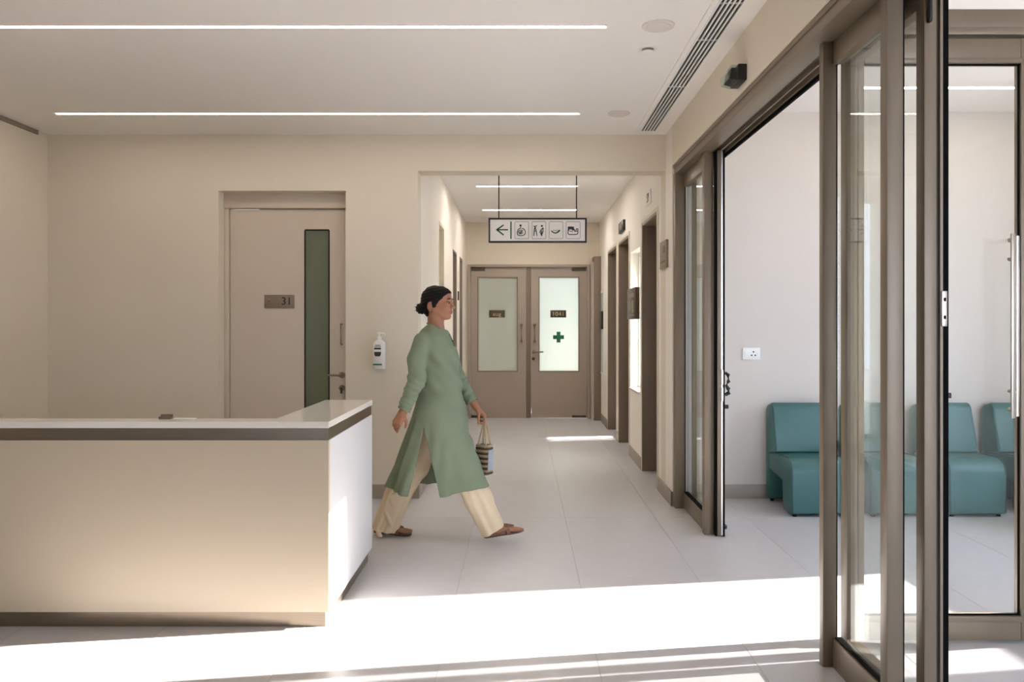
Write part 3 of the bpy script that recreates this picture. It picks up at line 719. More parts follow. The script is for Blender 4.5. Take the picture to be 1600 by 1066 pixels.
# glazed partition across the waiting area, with a swing door
yb = 3.42
p = S(empty('window_6', (2.9, yb+0.03, 0)), 'bronze framed glass partition across the waiting area beside the nearest post', 'partition')
box('transom', 1.45, XO, yb, yb+0.07, 2.712, 2.828, 'frame', p, bev=0.003)
box('transom_lip', 1.45, XO, yb-0.008, yb, 2.712, 2.745, 'frame', p, bev=0.002)
box('top_channel', 1.45, XO, yb+0.01, yb+0.06, ZW-0.03, ZW, 'frame', p)
box('transom_pane', 1.45, XO, yb+0.03, yb+0.04, 2.828, ZW-0.03, 'glass', p)
box('post', 1.45, 1.497, yb, yb+0.07, 0, 2.712, 'frame', p, bev=0.003)
box('post', 2.30, 2.37, yb, yb+0.07, 0, 2.712, 'frame', p, bev=0.003)
box('sill_rail', 2.37, XO, yb, yb+0.07, 0, 0.12, 'frame', p, bev=0.003)
box('head_rail', 2.37, XO, yb, yb+0.07, 2.59, 2.712, 'frame', p, bev=0.003)
box('side_pane', 2.37, XO, yb+0.03, yb+0.04, 0.12, 2.59, 'glass', p)
g = S(empty('door_13', (1.9, yb+0.03, 0)), 'glass swing door with a long steel pull handle at the right edge', 'door')
box('stile', 1.50, 1.529, yb+0.005, yb+0.055, 0.012, 2.700, 'frame', g, bev=0.003)
box('stile', 2.228, 2.295, yb+0.005, yb+0.055, 0.012, 2.700, 'frame', g, bev=0.003)
box('rail', 1.529, 2.228, yb+0.005, yb+0.055, 0.012, 0.095, 'frame', g, bev=0.003)
box('rail_bead', 1.529, 2.228, yb-0.002, yb+0.055, 0.095, 0.120, 'frame', g, bev=0.002)
box('rail', 1.529, 2.228, yb+0.005, yb+0.055, 2.61, 2.698, 'frame', g, bev=0.003)
box('rail_bead', 1.529, 2.228, yb-0.002, yb+0.055, 2.588, 2.61, 'frame', g, bev=0.002)
boxes('glazing_gasket', [(1.529, 2.228, yb+0.016, yb+0.025, 0.120, 0.126), (1.529, 2.228, yb+0.016, yb+0.025, 2.582, 2.588), (2.223, 2.228, yb+0.016, yb+0.025, 0.126, 2.582)], 'gasket', g)
box('pane', 1.529, 2.222, yb+0.025, yb+0.035, 0.126, 2.582, 'glass', g)
h = box('pull_handle', 2.135, 2.153, yb-0.075, yb-0.063, 1.012, 1.82, 'steel', g, bev=0.003)
bm = bmesh.new(); bm_tube(bm, [(2.168, yb-0.055, 1.02), (2.168, yb-0.055, 1.81)], 0.011, 16); obj('grip_tube', bm, 'steel', h, True)
for zz in (1.80, 1.715, 1.125, 1.04):
    tube('standoff', [(2.146, yb-0.065, zz), (2.185, yb-0.03, zz), (2.185, yb+0.02, zz)], 0.010, 'steel', h)

# socket plate on the white wall
e = tag(empty('wall_socket', (1.88, YB, 1.14)), 'white double socket plate on the wall beside the teal chairs', 'socket')
box('plate', 1.808, 1.951, YB-0.012, YB, 1.137, 1.233, 'white_plastic', e, bev=0.003)
box('rocker', 1.822, 1.858, YB-0.016, YB-0.011, 1.16, 1.21, 'white_plastic', e, bev=0.002)
for (xx, zz) in ((1.895, 1.20), (1.88, 1.172), (1.91, 1.172)):
    ydisc('hole', xx, YB-0.0135, YB-0.011, zz, 0.0065, 'black', e, 12)
box('rocker', 1.925, 1.942, YB-0.016, YB-0.011, 1.165, 1.205, 'white_plastic', e, bev=0.002)

# ------------------------------------------------------------------ teal lounge chairs
def arc(cy_, cz_, r, a0, a1, n=6):
    return [(cy_+r*math.cos(math.radians(a0+(a1-a0)*k/n)), cz_+r*math.sin(math.radians(a0+(a1-a0)*k/n))) for k in range(n+1)]
CW = 0.43
def make_chair(x):
    c = empty('lounge_chair', (x+CW/2, 5.95, 0))
    seat = [(5.66, 0.022)] + arc(5.66+0.10, 0.425-0.10, 0.10, 180, 90, 7) + [(6.03, 0.418), (6.17, 0.40), (6.17, 0.265), (5.86, 0.235), (5.845, 0.022)]
    bm = bmesh.new(); bm_poly(bm, seat, 'x', x, x+CW, bev=0.016, seg=3)
    so = obj('seat', bm, 'teal', c, True)
    back = [(6.245, 0.022), (6.172, 0.022), (6.172, 0.40), (6.0, 0.424), (6.085, 0.775)] + arc(6.125, 0.765, 0.035, 130, 60, 4) + [(6.215, 0.775), (6.245, 0.74)]
    bm = bmesh.new(); bm_poly(bm, back, 'x', x, x+CW, bev=0.016, seg=3)
    for v in bm.verts:
        k = max(0, (v.co.z-0.42)/0.38); v.co.x = x+CW/2 + (v.co.x-x-CW/2)*(1-0.06*k) if v.co.x > x+CW/2 else v.co.x
    bo = obj('backrest', bm, 'teal', c, True)
    for xs in (x+0.012, x+CW-0.012):
        tube('piping', [(xs, 6.004, 0.44), (xs if xs < x+0.1 else xs-0.012, 6.045, 0.6), (xs if xs < x+0.1 else xs-0.024, 6.085, 0.765)], 0.004, 'teal_pipe', bo, 8)
        tube('piping', [(xs, 5.657, 0.04), (xs, 5.657, 0.32)] + [(xs, a-0.002, b+0.002) for a, b in arc(5.76, 0.325, 0.10, 165, 90, 5)] + [(xs, 6.0, 0.42)], 0.004, 'teal_pipe', so, 8)
    for fx in (x+0.04, x+CW-0.04):
        for fy in (5.70, 6.21):
            lathe('foot', fx, fy, [(0.014, 0.0), (0.016, 0.024)], 'black', c, 12)
    return c
chair_labels = ['teal vinyl lounge chair nearest the open sliding doorway, against the white wall',
                'teal vinyl lounge chair mostly hidden behind the nearest bronze posts',
                'teal vinyl lounge chair seen whole through the glass swing door',
                'teal vinyl lounge chair at the right edge behind the pull handle']
chairs = [make_chair(1.985)]
for k in range(1, 4): chairs.append(copy_tree(chairs[0])); chairs[k].location.x += 0.582*k
for c, l in zip(chairs, chair_labels): tag(c, l, 'chair', 'teal lounge chairs in the waiting area')

# low glass table with magazines at the right edge
e = tag(empty('coffee_table', (3.79, 5.22, 0)), 'low glass-topped table with steel legs at the right edge', 'table')
box('tabletop', 3.48, 4.10, 4.98, 5.46, 0.288, 0.300, 'glass_table', e, bev=0.003)
box('lower_shelf', 3.52, 4.06, 5.02, 5.42, 0.20, 0.208, 'glass_table', e, bev=0.002)
for lx in (3.52, 4.06):
    for ly in (5.01, 5.43):
        lathe('leg', lx, ly, [(0.014, 0.0), (0.012, 0.02), (0.012, 0.288)], 'steel', e, 14)
for k, (dx, dz, m_, lab) in enumerate(((0.0, 0.300, 'paper', 'white magazine lying lowest on the glass table'), (0.015, 0.309, 'sign_white', 'pale magazine lying on top of the other on the glass table'))):
    mg = empty('magazine', (3.63+dx, 5.25, dz)); tag(mg, lab, 'magazine', 'magazines on the glass table')
    boxes('cover', [(3.515+dx, 3.725+dx, 5.12, 5.40, dz, dz+0.0012), (3.515+dx, 3.725+dx, 5.12, 5.40, dz+0.0072, dz+0.0085)], m_, mg)
    box('pages', 3.517+dx, 3.722+dx, 5.123, 5.397, dz+0.0012, dz+0.0072, 'paper', mg)

# ------------------------------------------------------------------ implicit-surface modelling for the person
class Field:
    """signed distance sampled on a grid; primitives are blended in with a smooth minimum"""
    def __init__(self, lo, hi, h):
        self.lo = np.array(lo, dtype=np.float64); self.h = h
        self.n = np.ceil((np.array(hi)-self.lo)/h).astype(int)+1
        self.F = np.full(tuple(self.n), 0.2, dtype=np.float32)
    def axes(self, a, b):
        return [(self.lo[i] + self.h*np.arange(a[i], b[i])).astype(np.float32) for i in range(3)]
    def window(self, pmin, pmax, pad):
        a = np.clip(np.floor((np.array(pmin)-pad-self.lo)/self.h).astype(int), 0, self.n)
        b = np.clip(np.ceil((np.array(pmax)+pad-self.lo)/self.h).astype(int)+1, 0, self.n)
        return a, b
    def put(self, a, b, fn, k, op='add'):
        if np.any(b <= a): return
        X, Y, Z = np.meshgrid(*self.axes(a, b), indexing='ij', sparse=True)
        d = fn(X, Y, Z)
        sl = tuple(slice(a[i], b[i]) for i in range(3))
        f = self.F[sl]
        if op == 'add':
            if k > 0:
                h = np.clip(0.5+0.5*(f-d)/k, 0, 1); r = f*(1-h)+d*h - k*h*(1-h)
            else: r = np.minimum(f, d)
        else:
            if k > 0:
                h = np.clip(0.5-0.5*(f+d)/k, 0, 1); r = f*(1-h)-d*h + k*h*(1-h)
            else: r = np.maximum(f, -d)
        self.F[sl] = r
    def cap(self, p, q, r0, r1, k=0.01, op='add', sy=1.0):
        p = np.array(p, float); q = np.array(q, float); R = max(r0, r1)
        a, b = self.window(np.minimum(p, q)-R, np.maximum(p, q)+R, 0.03+k)
        ba = q-p; L2 = max(float(ba@ba), 1e-9)
        def fn(X, Y, Z):
            t = np.clip(((X-p[0])*ba[0]+(Y-p[1])*ba[1]+(Z-p[2])*ba[2])/L2, 0, 1)
            return np.sqrt((X-p[0]-t*ba[0])**2+((Y-p[1]-t*ba[1])/sy)**2+(Z-p[2]-t*ba[2])**2) - (r0+(r1-r0)*t)
        self.put(a, b, fn, k, op)
    def chain(self, pts, rs, k=0.01, sy=1.0):
        for i in range(len(pts)-1): self.cap(pts[i], pts[i+1], rs[i], rs[i+1], k, sy=sy)
    def ell(self, c, r, R=None, k=0.01, op='add'):
        """ellipsoid with radii r along the columns of the rotation R"""
        c = np.array(c, float); r = np.array(r, float); R = np.eye(3) if R is None else np.array(R)
        m = float(r.max()); a, b = self.window(c-m, c+m, 0.03+k)
        def fn(X, Y, Z):
            x, y, z = X-c[0], Y-c[1], Z-c[2]
            l = [x*R[0, i]+y*R[1, i]+z*R[2, i] for i in range(3)]
            k0 = np.sqrt((l[0]/r[0])**2+(l[1]/r[1])**2+(l[2]/r[2])**2)
            k1 = np.sqrt((l[0]/r[0]**2)**2+(l[1]/r[1]**2)**2+(l[2]/r[2]**2)**2)+1e-6
            return k0*(k0-1)/k1
        self.put(a, b, fn, k, op)
    def mesh(self):
        F = self.F; h = self.h
        S_ = F < 0
        n = [s-1 for s in F.shape]
        cnt = np.zeros(n, dtype=np.uint8)
        for dx in (0, 1):
            for dy in (0, 1):
                for dz in (0, 1):
                    cnt += S_[dx:dx+n[0], dy:dy+n[1], dz:dz+n[2]]
        act = (cnt > 0) & (cnt < 8); del cnt
        I = np.argwhere(act)
        idx = np.full(n, -1, dtype=np.int32); idx[tuple(I.T)] = np.arange(len(I))
        corners = [(dx, dy, dz) for dx in (0, 1) for dy in (0, 1) for dz in (0, 1)]
        val = {c: F[I[:, 0]+c[0], I[:, 1]+c[1], I[:, 2]+c[2]] for c in corners}
        acc = np.zeros((len(I), 3)); num = np.zeros(len(I))
        for c in corners:
            for ax in range(3):
                if c[ax]: continue
                c2 = list(c); c2[ax] = 1; c2 = tuple(c2)
                a, b = val[c], val[c2]; m = (a < 0) != (b < 0)
                t = np.where(m, a/np.where(np.abs(a-b) < 1e-9, 1e-9, a-b), 0)
                for j in range(3): acc[:, j] += np.where(m, c[j] + (t if j == ax else 0), 0)
                num += m
        V = self.lo + h*(I + acc/num[:, None])
        Q = []
        for ax in range(3):
            o1, o2 = [(1, 2), (2, 0), (0, 1)][ax]
            sa = [slice(0, -1) if j == ax else slice(1, -1) for j in range(3)]
            sb = [slice(1, None) if j == ax else slice(1, -1) for j in range(3)]
            A, B = S_[tuple(sa)], S_[tuple(sb)]
            E = np.argwhere(A != B); pos = A[tuple(E.T)]
            E = E + np.array([0 if j == ax else 1 for j in range(3)])
            d1 = np.zeros(3, int); d1[o1] = 1; d2 = np.zeros(3, int); d2[o2] = 1
            f = lambda e: idx[e[:, 0], e[:, 1], e[:, 2]]
            q_ = np.stack([f(E-d1-d2), f(E-d2), f(E), f(E-d1)], 1)
            q_[~pos] = q_[~pos][:, ::-1]
            Q.append(q_)
        Q = np.concatenate(Q); Q = Q[(Q >= 0).all(1)]
        return V, Q

def field_obj(name, fld, m, parent, smooth_iter=2, mats=None, pick=None):
    V, Q = fld.mesh()
    for _ in range(smooth_iter):                                   # light Taubin smoothing
        for lam in (0.5, -0.53):
            acc = np.zeros_like(V); num = np.zeros(len(V))
            for i in range(4):
                a, b = Q[:, i], Q[:, (i+1) % 4]
                for j in range(3):
                    acc[:, j] += np.bincount(a, V[b, j], len(V)) + np.bincount(b, V[a, j], len(V))
                num += np.bincount(a, minlength=len(V)) + np.bincount(b, minlength=len(V))
            V = V + lam*(acc/np.maximum(num, 1)[:, None] - V)
    base = np.array([(V[:, 0].min()+V[:, 0].max())/2, (V[:, 1].min()+V[:, 1].max())/2, V[:, 2].min()])
    me = bpy.data.meshes.new(name)
    me.vertices.add(len(V)); me.vertices.foreach_set('co', (V-base).astype(np.float32).ravel())
    me.loops.add(Q.size); me.loops.foreach_set('vertex_index', Q.astype(np.int32).ravel())
    me.polygons.add(len(Q)); me.polygons.foreach_set('loop_start', np.arange(0, Q.size, 4, dtype=np.int32))
    me.polygons.foreach_set('loop_total', np.full(len(Q), 4, dtype=np.int32))
    me.update(calc_edges=True); me.validate()
    me.materials.append(M[m])
    if mats:
        for mm in mats: me.materials.append(M[mm])
        me.polygons.foreach_set('material_index', pick(V[Q].mean(1)).astype(np.int32))
    me.polygons.foreach_set('use_smooth', np.ones(len(Q), dtype=bool))
    o = bpy.data.objects.new(name, me); C.objects.link(o)
    o.parent = parent; o.location = Vector(base) - wloc(parent)
    return o

M['skin'] = mat('brown_skin', (158, 110, 82), 0.48, var=0.04, nscale=30, bump=0.05, bscale=600)
M['skin'].node_tree.nodes['Principled BSDF'].inputs['Subsurface Weight'].default_value = 0.12
M['skin'].node_tree.nodes['Principled BSDF'].inputs['Subsurface Radius'].default_value = (0.012, 0.005, 0.003)
M['lips'] = mat('lips', (140, 74, 66), 0.4, var=0.05, nscale=60)
M['hair'] = mat('dark_brown_hair', (15, 10, 8), 0.5, spec=0.18, var=0.35, nscale=90, stretch=(0.25, 1, 1), bump=0.5, bscale=260)
M['tunic'] = mat('sage_green_cotton', (123, 135, 112), 0.85, var=0.03, nscale=14, bump=0.25, bscale=700, spec=0.2)
M['tunic_dark'] = mat('sage_green_trim', (84, 100, 84), 0.85, var=0.03, spec=0.2)
M['cream_cloth'] = mat('cream_trouser_cloth', (222, 204, 174), 0.85, var=0.03, nscale=14, bump=0.2, bscale=700, spec=0.2)
M['leather'] = mat('tan_brown_leather', (112, 76, 58), 0.5, var=0.10, nscale=40, bump=0.3, bscale=300)
M['sole'] = mat('dark_brown_sole', (78, 54, 42), 0.6)
M['eye'] = mat('eye_white', (156, 142, 130), 0.2)
M['iris'] = mat('dark_iris', (40, 26, 18), 0.15)
M['straw'] = mat('natural_straw', (176, 156, 126), 0.75, var=0.10, nscale=80, bump=0.4, bscale=300)
M['straw_dark'] = mat('dark_brown_straw', (84, 70, 56), 0.75, var=0.12, nscale=80, bump=0.4, bscale=300)
M['cloth_blue'] = mat('pale_blue_cloth', (168, 176, 184), 0.85, var=0.08, nscale=50)

YP = 5.1                                                            # depth of the walking line
def pp(px, py, v=0.0):
    """metres for a point v metres behind the walking line"""
    s_ = 1200/(YP+v)
    return np.array([(px-815)/s_, YP+v, 1.42-(py-508)/s_])
person = tag(empty('person', (-0.55, YP, 0)), 'woman in sage green tunic and cream trousers striding past the counter with a bag', 'person')

# head frame: forward f, her left side l, up u; the face is turned a little towards the camera
HO = pp(684, 474)
yaw = math.radians(-13); pit = math.radians(0)
Hf = np.array([math.cos(yaw), math.sin(yaw), 0.0]); Hl = np.array([-math.sin(yaw), math.cos(yaw), 0.0]); Hu = np.array([0, 0, 1.0])
HR = np.stack([Hf, Hl, Hu], 1)
def hp_(f, l, u): return HO + f*Hf + l*Hl + u*Hu

# ---- body: one continuous skin surface
B = Field((-1.08, 4.74, -0.01), (0.10, 5.44, 1.72), 0.0034)
B.ell(hp_(-0.012, 0, 0.026), (0.093, 0.074, 0.083), HR, k=0.0)
B.ell(hp_(0.028, 0, -0.030), (0.064, 0.058, 0.078), HR, k=0.03)
B.ell(hp_(0.045, 0, 0.045), (0.048, 0.055, 0.045), HR, k=0.02)
B.ell(hp_(0.069, 0, -0.088), (0.023, 0.024, 0.020), HR, k=0.018)
for sgn in (-1, 1):
    B.cap(hp_(-0.010, sgn*0.050, -0.042), hp_(0.056, sgn*0.016, -0.088), 0.017, 0.016, 0.02)
    B.ell(hp_(0.058, sgn*0.036, -0.022), (0.026, 0.022, 0.026), HR, k=0.02)
B.cap(hp_(0.086, -0.03, 0.021), hp_(0.086, 0.03, 0.021), 0.010, 0.010, 0.012)
for sgn in (-1, 1): B.ell(hp_(0.099, sgn*0.030, 0.002), (0.013, 0.019, 0.012), HR, k=0.012, op='sub')
for sgn in (-1, 1):
    B.ell(hp_(0.077, sgn*0.030, 0.001), (0.0125, 0.0165, 0.0125), HR, k=0.004)
    B.cap(hp_(0.0885, sgn*0.018, 0.006), hp_(0.082, sgn*0.044, 0.005), 0.0035, 0.0035, 0.004)
B.cap(hp_(0.090, 0, 0.015), hp_(0.111, 0, -0.026), 0.0075, 0.009, 0.009)
B.ell(hp_(0.1135, 0, -0.0275), (0.0105, 0.0105, 0.0085), HR, k=0.006)
for sgn in (-1, 1): B.ell(hp_(0.099, sgn*0.0115, -0.032), (0.011, 0.007, 0.0075), HR, k=0.006)
B.ell(hp_(0.083, 0, -0.058), (0.013, 0.026, 0.022), HR, k=0.016)
B.ell(hp_(0.0955, 0, -0.0535), (0.0075, 0.0235, 0.0046), HR, k=0.005)
B.ell(hp_(0.0935, 0, -0.0660), (0.0080, 0.0205, 0.0056), HR, k=0.005)
B.cap(hp_(0.1035, -0.024, -0.0595), hp_(0.1035, 0.024, -0.0595), 0.0036, 0.0036, 0.002, op='sub')
B.ell(hp_(0.094, 0, -0.0765), (0.009, 0.018, 0.005), HR, k=0.006, op='sub')
for sgn in (-1, 1):                                                   # ears
    B.ell(hp_(-0.030, sgn*0.076, -0.022), (0.017, 0.008, 0.030), HR, k=0.006)
    B.ell(hp_(-0.027, sgn*0.084, -0.018), (0.009, 0.006, 0.018), HR, k=0.004, op='sub')
neck = pp(676, 522)
B.cap(hp_(-0.022, 0, -0.055), neck + np.array([0.012, 0, 0]), 0.046, 0.047, 0.02)
B.cap(hp_(-0.010, 0, -0.070), pp(685, 516), 0.040, 0.043, 0.02)
# torso under the cloth
shR, shL = pp(661, 538, -0.122), pp(690, 538, 0.122)
B.cap(shR, shL, 0.048, 0.048, 0.04)
B.chain([pp(680, 545), pp(684, 580), pp(686, 608), pp(682, 645)], [0.085, 0.085, 0.08, 0.095], 0.06, sy=1.25)
hipR, hipL = pp(683, 655, -0.08), pp(679, 655, 0.08)
kneeR, kneeL = pp(724, 735, -0.085), pp(652, 735, 0.085)
ankR, ankL = pp(769, 825, -0.085), pp(596, 822, 0.085)
B.chain([hipR, kneeR, (kneeR+ankR)/2, ankR], [0.075, 0.052, 0.05, 0.031], 0.03)
B.chain([hipL, kneeL, (kneeL+ankL)/2, ankL], [0.075, 0.052, 0.05, 0.031], 0.03)
# arms
elR, wrR = pp(652, 592, -0.188), pp(629.5, 644, -0.215)
elL, wrL = pp(716, 594, 0.170), pp(744, 637, 0.135)
B.chain([shR, elR, wrR], [0.043, 0.036, 0.023], 0.02)
B.chain([shL, elL, wrL], [0.043, 0.036, 0.023], 0.02)

def hand(wr, tip_dir, palm_n, thumb_dir, curl, spread=1.0, size=1.0, tcurl=0.6):
    """palm and five bent fingers. tip_dir: wrist to knuckles; palm_n: out of the palm; thumb_dir: towards the thumb side"""
    d = np.array(tip_dir, float); d /= np.linalg.norm(d)
    n = np.array(palm_n, float); n -= (n@d)*d; n /= np.linalg.norm(n)
    t = np.cross(d, n); t = t if t @ np.array(thumb_dir, float) > 0 else -t
    s = size
    for off, r in ((-0.027, 0.0105), (-0.009, 0.012), (0.009, 0.0125), (0.026, 0.012)):
        B.cap(wr + t*off*0.55*s, wr + d*0.085*s + t*off*s, 0.015*s, r*s, 0.012)
    B.cap(wr + d*0.025*s + t*0.015*s + n*0.006*s, wr + d*0.05*s + t*0.020*s + n*0.008*s, 0.015*s, 0.012*s, 0.01)
    lens = [(-0.027, 0.066, 0.0070, 0.90), (-0.009, 0.083, 0.0078, 1.0), (0.0095, 0.088, 0.0082, 1.0), (0.0275, 0.080, 0.0080, 0.95)]
    for i, (off, L, r, cl) in enumerate(lens):
        p = wr + d*0.085*s + t*off*s*1.03; ang = curl[i][0]; cd = d*math.cos(ang)+n*math.sin(ang)
        rr = r*s
        for j, fr in enumerate((0.46, 0.30, 0.24)):
            q2 = p + cd*L*fr*s + t*(off*0.10*spread*s)
            B.cap(p, q2, rr, rr*0.92, 0.003); p = q2; rr *= 0.92
            if j < 2:
                ang += curl[i][1]; cd = d*math.cos(ang)+n*math.sin(ang)
    p = wr + d*0.022*s + t*0.020*s + n*0.006*s
    q1 = p + (d*0.62+t*0.62+n*0.35)*0.042*s
    q2 = q1 + (d*0.85+t*0.15+n*tcurl)*0.030*s
    q3 = q2 + (d*0.85-t*0.10+n*tcurl)*0.024*s
    B.cap(p, q1, 0.0125*s, 0.0105*s, 0.008); B.cap(q1, q2, 0.0100*s, 0.0088*s, 0.004); B.cap(q2, q3, 0.0088*s, 0.0075*s, 0.004)
    return d, n, t
# right hand hangs behind her, relaxed; palm faces her thigh, thumb side leads
hand(wrR, pp(617, 668, -0.222)-wrR, (0.25, 1.0, 0.1), (0.8, 0, -0.5), [(0.55, 0.55), (0.50, 0.52), (0.42, 0.48), (0.30, 0.40)], spread=-1.2, size=0.92, tcurl=0.9)
# left hand closes on the bag straps
GRIP = pp(757.5, 655.5, 0.128)
hand(wrL, pp(757, 650, 0.132)-wrL, (-0.55, -0.1, -0.8), (0.3, -1, 0), [(0.85, 1.05), (0.85, 1.05), (0.80, 1.05), (0.75, 1.0)], size=0.94, tcurl=0.9)
# feet
def foot(heel, toe, ank, side):
    heel, toe = np.array(heel), np.array(toe); f = toe-heel; L = np.linalg.norm(f); f /= L
    up = np.array([0, 0, 1.0]); up = up-(up@f)*f; up /= np.linalg.norm(up); l = np.cross(up, f)
    hc = heel + f*0.03 + up*0.040; ball = heel + f*L*0.70 + up*0.024
    B.cap(ank, hc, 0.031, 0.030, 0.02); B.cap(ank + f*0.01, heel+f*L*0.45+up*0.036, 0.031, 0.027, 0.03)
    B.cap(hc - up*0.006, heel+f*L*0.4+up*0.028, 0.028, 0.026, 0.02)
    for w in (-0.022, 0, 0.022): B.cap(heel+f*L*0.40+up*0.032+l*w*0.7, ball+l*w, 0.022, 0.017, 0.02)
    for i, w in enumerate((-0.034, -0.018, -0.003, 0.012, 0.030)):
        big = i if side < 0 else 4-i                                  # toe lengths fan from the big toe
        r = (0.0080, 0.0082, 0.0085, 0.0090, 0.0118)[big]; e_ = (0.84, 0.90, 0.945, 0.975, 0.98)[big]
        B.cap(ball+l*w*0.95-up*0.005, heel+f*L*e_+l*w*1.05+up*0.010, r, r*0.92, 0.004)
    return f, up, l, L
heelR, toeR = pp(757, 838.5, -0.085), pp(817, 827, -0.085)
heelR[2] = max(heelR[2], 0.014); toeR[2] = heelR[2]+0.045
heelL, toeL = pp(585, 836, 0.085), pp(642, 837, 0.085)
heelL[2], toeL[2] = 0.030, 0.012
fR = foot(heelR, toeR, ankR, 1); fL = foot(heelL, toeL, ankL, -1)

def pick_lips(P):
    r = P-HO; f, l, u = r@Hf, r@Hl, r@Hu
    return ((f > 0.085) & (np.abs(u+0.0603) < 0.0112*(1-(np.abs(l)/0.0255)**2).clip(0, 1)) & (np.abs(l) < 0.025)).astype(int)
field_obj('body', B, 'skin', person, 2, ['lips'], pick_lips)
del B

# ---- hair drawn back into a low bun
H = Field((HO[0]-0.19, HO[1]-0.13, HO[2]-0.14), (HO[0]+0.14, HO[1]+0.13, HO[2]+0.15), 0.0026)
H.ell(hp_(-0.014, 0, 0.028), (0.101, 0.082, 0.091), HR, k=0.0)
H.ell(hp_(-0.042, 0, -0.028), (0.066, 0.066, 0.070), HR, k=0.03)
H.ell(hp_(0.030, 0, 0.058), (0.062, 0.066, 0.048), HR, k=0.02)
X, Y, Z = np.meshgrid(*H.axes((0, 0, 0), H.n), indexing='ij', sparse=True)
f_ = (X-HO[0])*Hf[0]+(Y-HO[1])*Hf[1]; l_ = (X-HO[0])*Hl[0]+(Y-HO[1])*Hl[1]; u_ = (Z-HO[2]) + 0*f_
# hairline in side view: forehead -> temple -> in front of the ear -> behind the ear -> nape
fl_ = np.clip(f_, -0.13, 0.12)
line = np.interp(fl_, [-0.13, -0.062, -0.050, -0.044, -0.018, -0.012, 0.006, 0.030, 0.060, 0.082, 0.12], [-0.10, -0.098, -0.085, 0.004, 0.012, -0.030, -0.026, 0.010, 0.040, 0.062, 0.085])
line_mid = np.interp(fl_, [-0.13, -0.06, 0.0, 0.05, 0.075, 0.12], [-0.10, -0.09, -0.06, 0.03, 0.062, 0.075])
wgt = np.clip((np.abs(l_)-0.02)/0.03, 0, 1)
cut = (line*wgt + line_mid*(1-wgt)) - u_
H.F = np.maximum(H.F, cut*0.7).astype(np.float32)
strand = 0.0016*np.sin(150*(u_*0.8+0.45*f_)+18*np.abs(l_))*np.cos(40*f_) + 0.0010*np.sin(330*(u_*0.9-0.2*f_))
H.F = (H.F + strand).astype(np.float32)
bc = hp_(-0.112, -0.004, -0.034)
H.ell(bc, (0.040, 0.038, 0.038), HR, k=0.006)
H.cap(hp_(-0.085, 0, -0.030), bc, 0.034, 0.030, 0.012)
rx = np.sqrt((X-bc[0])**2+(Y-bc[1])**2+(Z-bc[2])**2)
H.F = (H.F + np.where(rx < 0.05, 0.0022*np.sin(60*np.arctan2(Z-bc[2], X-bc[0])/6+170*rx), 0)).astype(np.float32)
hair = field_obj('hair', H, 'hair', person, 1)
del H, X, Y, Z
bm = bmesh.new()
for (f0, u0, f1, u1, l0) in ((-0.135, -0.030, -0.165, -0.024, -0.01), (-0.130, -0.020, -0.158, -0.008, 0.0), (-0.14, -0.045, -0.162, -0.052, -0.012)):
    a, b = hp_(f0, l0, u0), hp_(f1, l0-0.006, u1); mid_ = (a+b)/2+np.array([0, 0, 0.005])
    bm_tube(bm, [tuple(a), tuple(mid_), tuple(b)], [0.0016, 0.0012, 0.0005], 6)
obj('loose_strands', bm, 'hair', hair, True)
for sgn in (-1, 1):
    ec = hp_(0.0785, sgn*0.030, 0.000)
    bm = bmesh.new(); bmesh.ops.create_uvsphere(bm, u_segments=20, v_segments=12, radius=0.0118, matrix=Matrix.Translation(Vector(ec)))
    eo = obj('eye', bm, 'eye', person, True)
    ic = hp_(0.0785+0.0070, sgn*0.030+(-0.001), 0.000)
    bm = bmesh.new(); bmesh.ops.create_uvsphere(bm, u_segments=16, v_segments=10, radius=0.0066, matrix=Matrix.Translation(Vector(ic)))
    obj('iris', bm, 'iris', eo, True)
    pts = [tuple(hp_(0.0945-0.0045*t*t*4*0.5, sgn*(0.012+0.038*t), 0.0205+0.008*math.sin(math.pi*min(1, t*0.75+0.12)))) for t in np.linspace(0, 1, 7)]
    bm = bmesh.new(); bm_tube(bm, pts, [0.003, 0.0044, 0.0046, 0.0044, 0.0038, 0.003, 0.0014], 8); obj('eyebrow', bm, 'hair', person, True)
    pts = [tuple(hp_(0.0905-0.007*t*t, sgn*(0.016+0.028*t), 0.0045+0.003*math.sin(math.pi*t))) for t in np.linspace(0, 1, 6)]
    bm = bmesh.new(); bm_tube(bm, pts, 0.0022, 6); obj('eyelashes', bm, 'hair', person, True)
bm = bmesh.new(); bmesh.ops.create_uvsphere(bm, u_segments=12, v_segments=8, radius=0.0035, matrix=Matrix.Translation(Vector(hp_(-0.026, -0.084, -0.052))))
obj('earring', bm, 'steel', person, True)

# ---- tunic
Tn = Field((-1.00, 4.72, 0.25), (0.02, 5.50, 1.52), 0.0046)
ty = np.array([503, 508, 515, 525, 545, 565, 585, 605, 625, 645, 668, 690, 720, 745, 775])
tb = np.array([671, 667, 659, 652, 650, 652, 655, 655, 652, 647, 640, 632.5, 621.5, 612.5, 602])
tf = np.array([692, 695, 699, 704.5, 712.5, 717, 720, 722, 724.5, 728, 732, 736.5, 743, 748.5, 755])
tw = np.array([0.060, 0.072, 0.110, 0.138, 0.152, 0.148, 0.138, 0.134, 0.150, 0.165, 0.180, 0.190, 0.205, 0.218, 0.232])
zz_ = 1.42-(ty-508)*YP/1200; xb_ = (tb-815)*YP/1200; xf_ = (tf-815)*YP/1200
o_ = np.argsort(zz_)
X, Y, Z = np.meshgrid(*Tn.axes((0, 0, 0), Tn.n), indexing='ij', sparse=True)
def prof(a): return np.interp(Z, zz_[o_], a[o_]).astype(np.float32)
xb, xf, wv = prof(xb_), prof(xf_), prof(tw)
cxm = (xb+xf)/2; rx_ = (xf-xb)/2
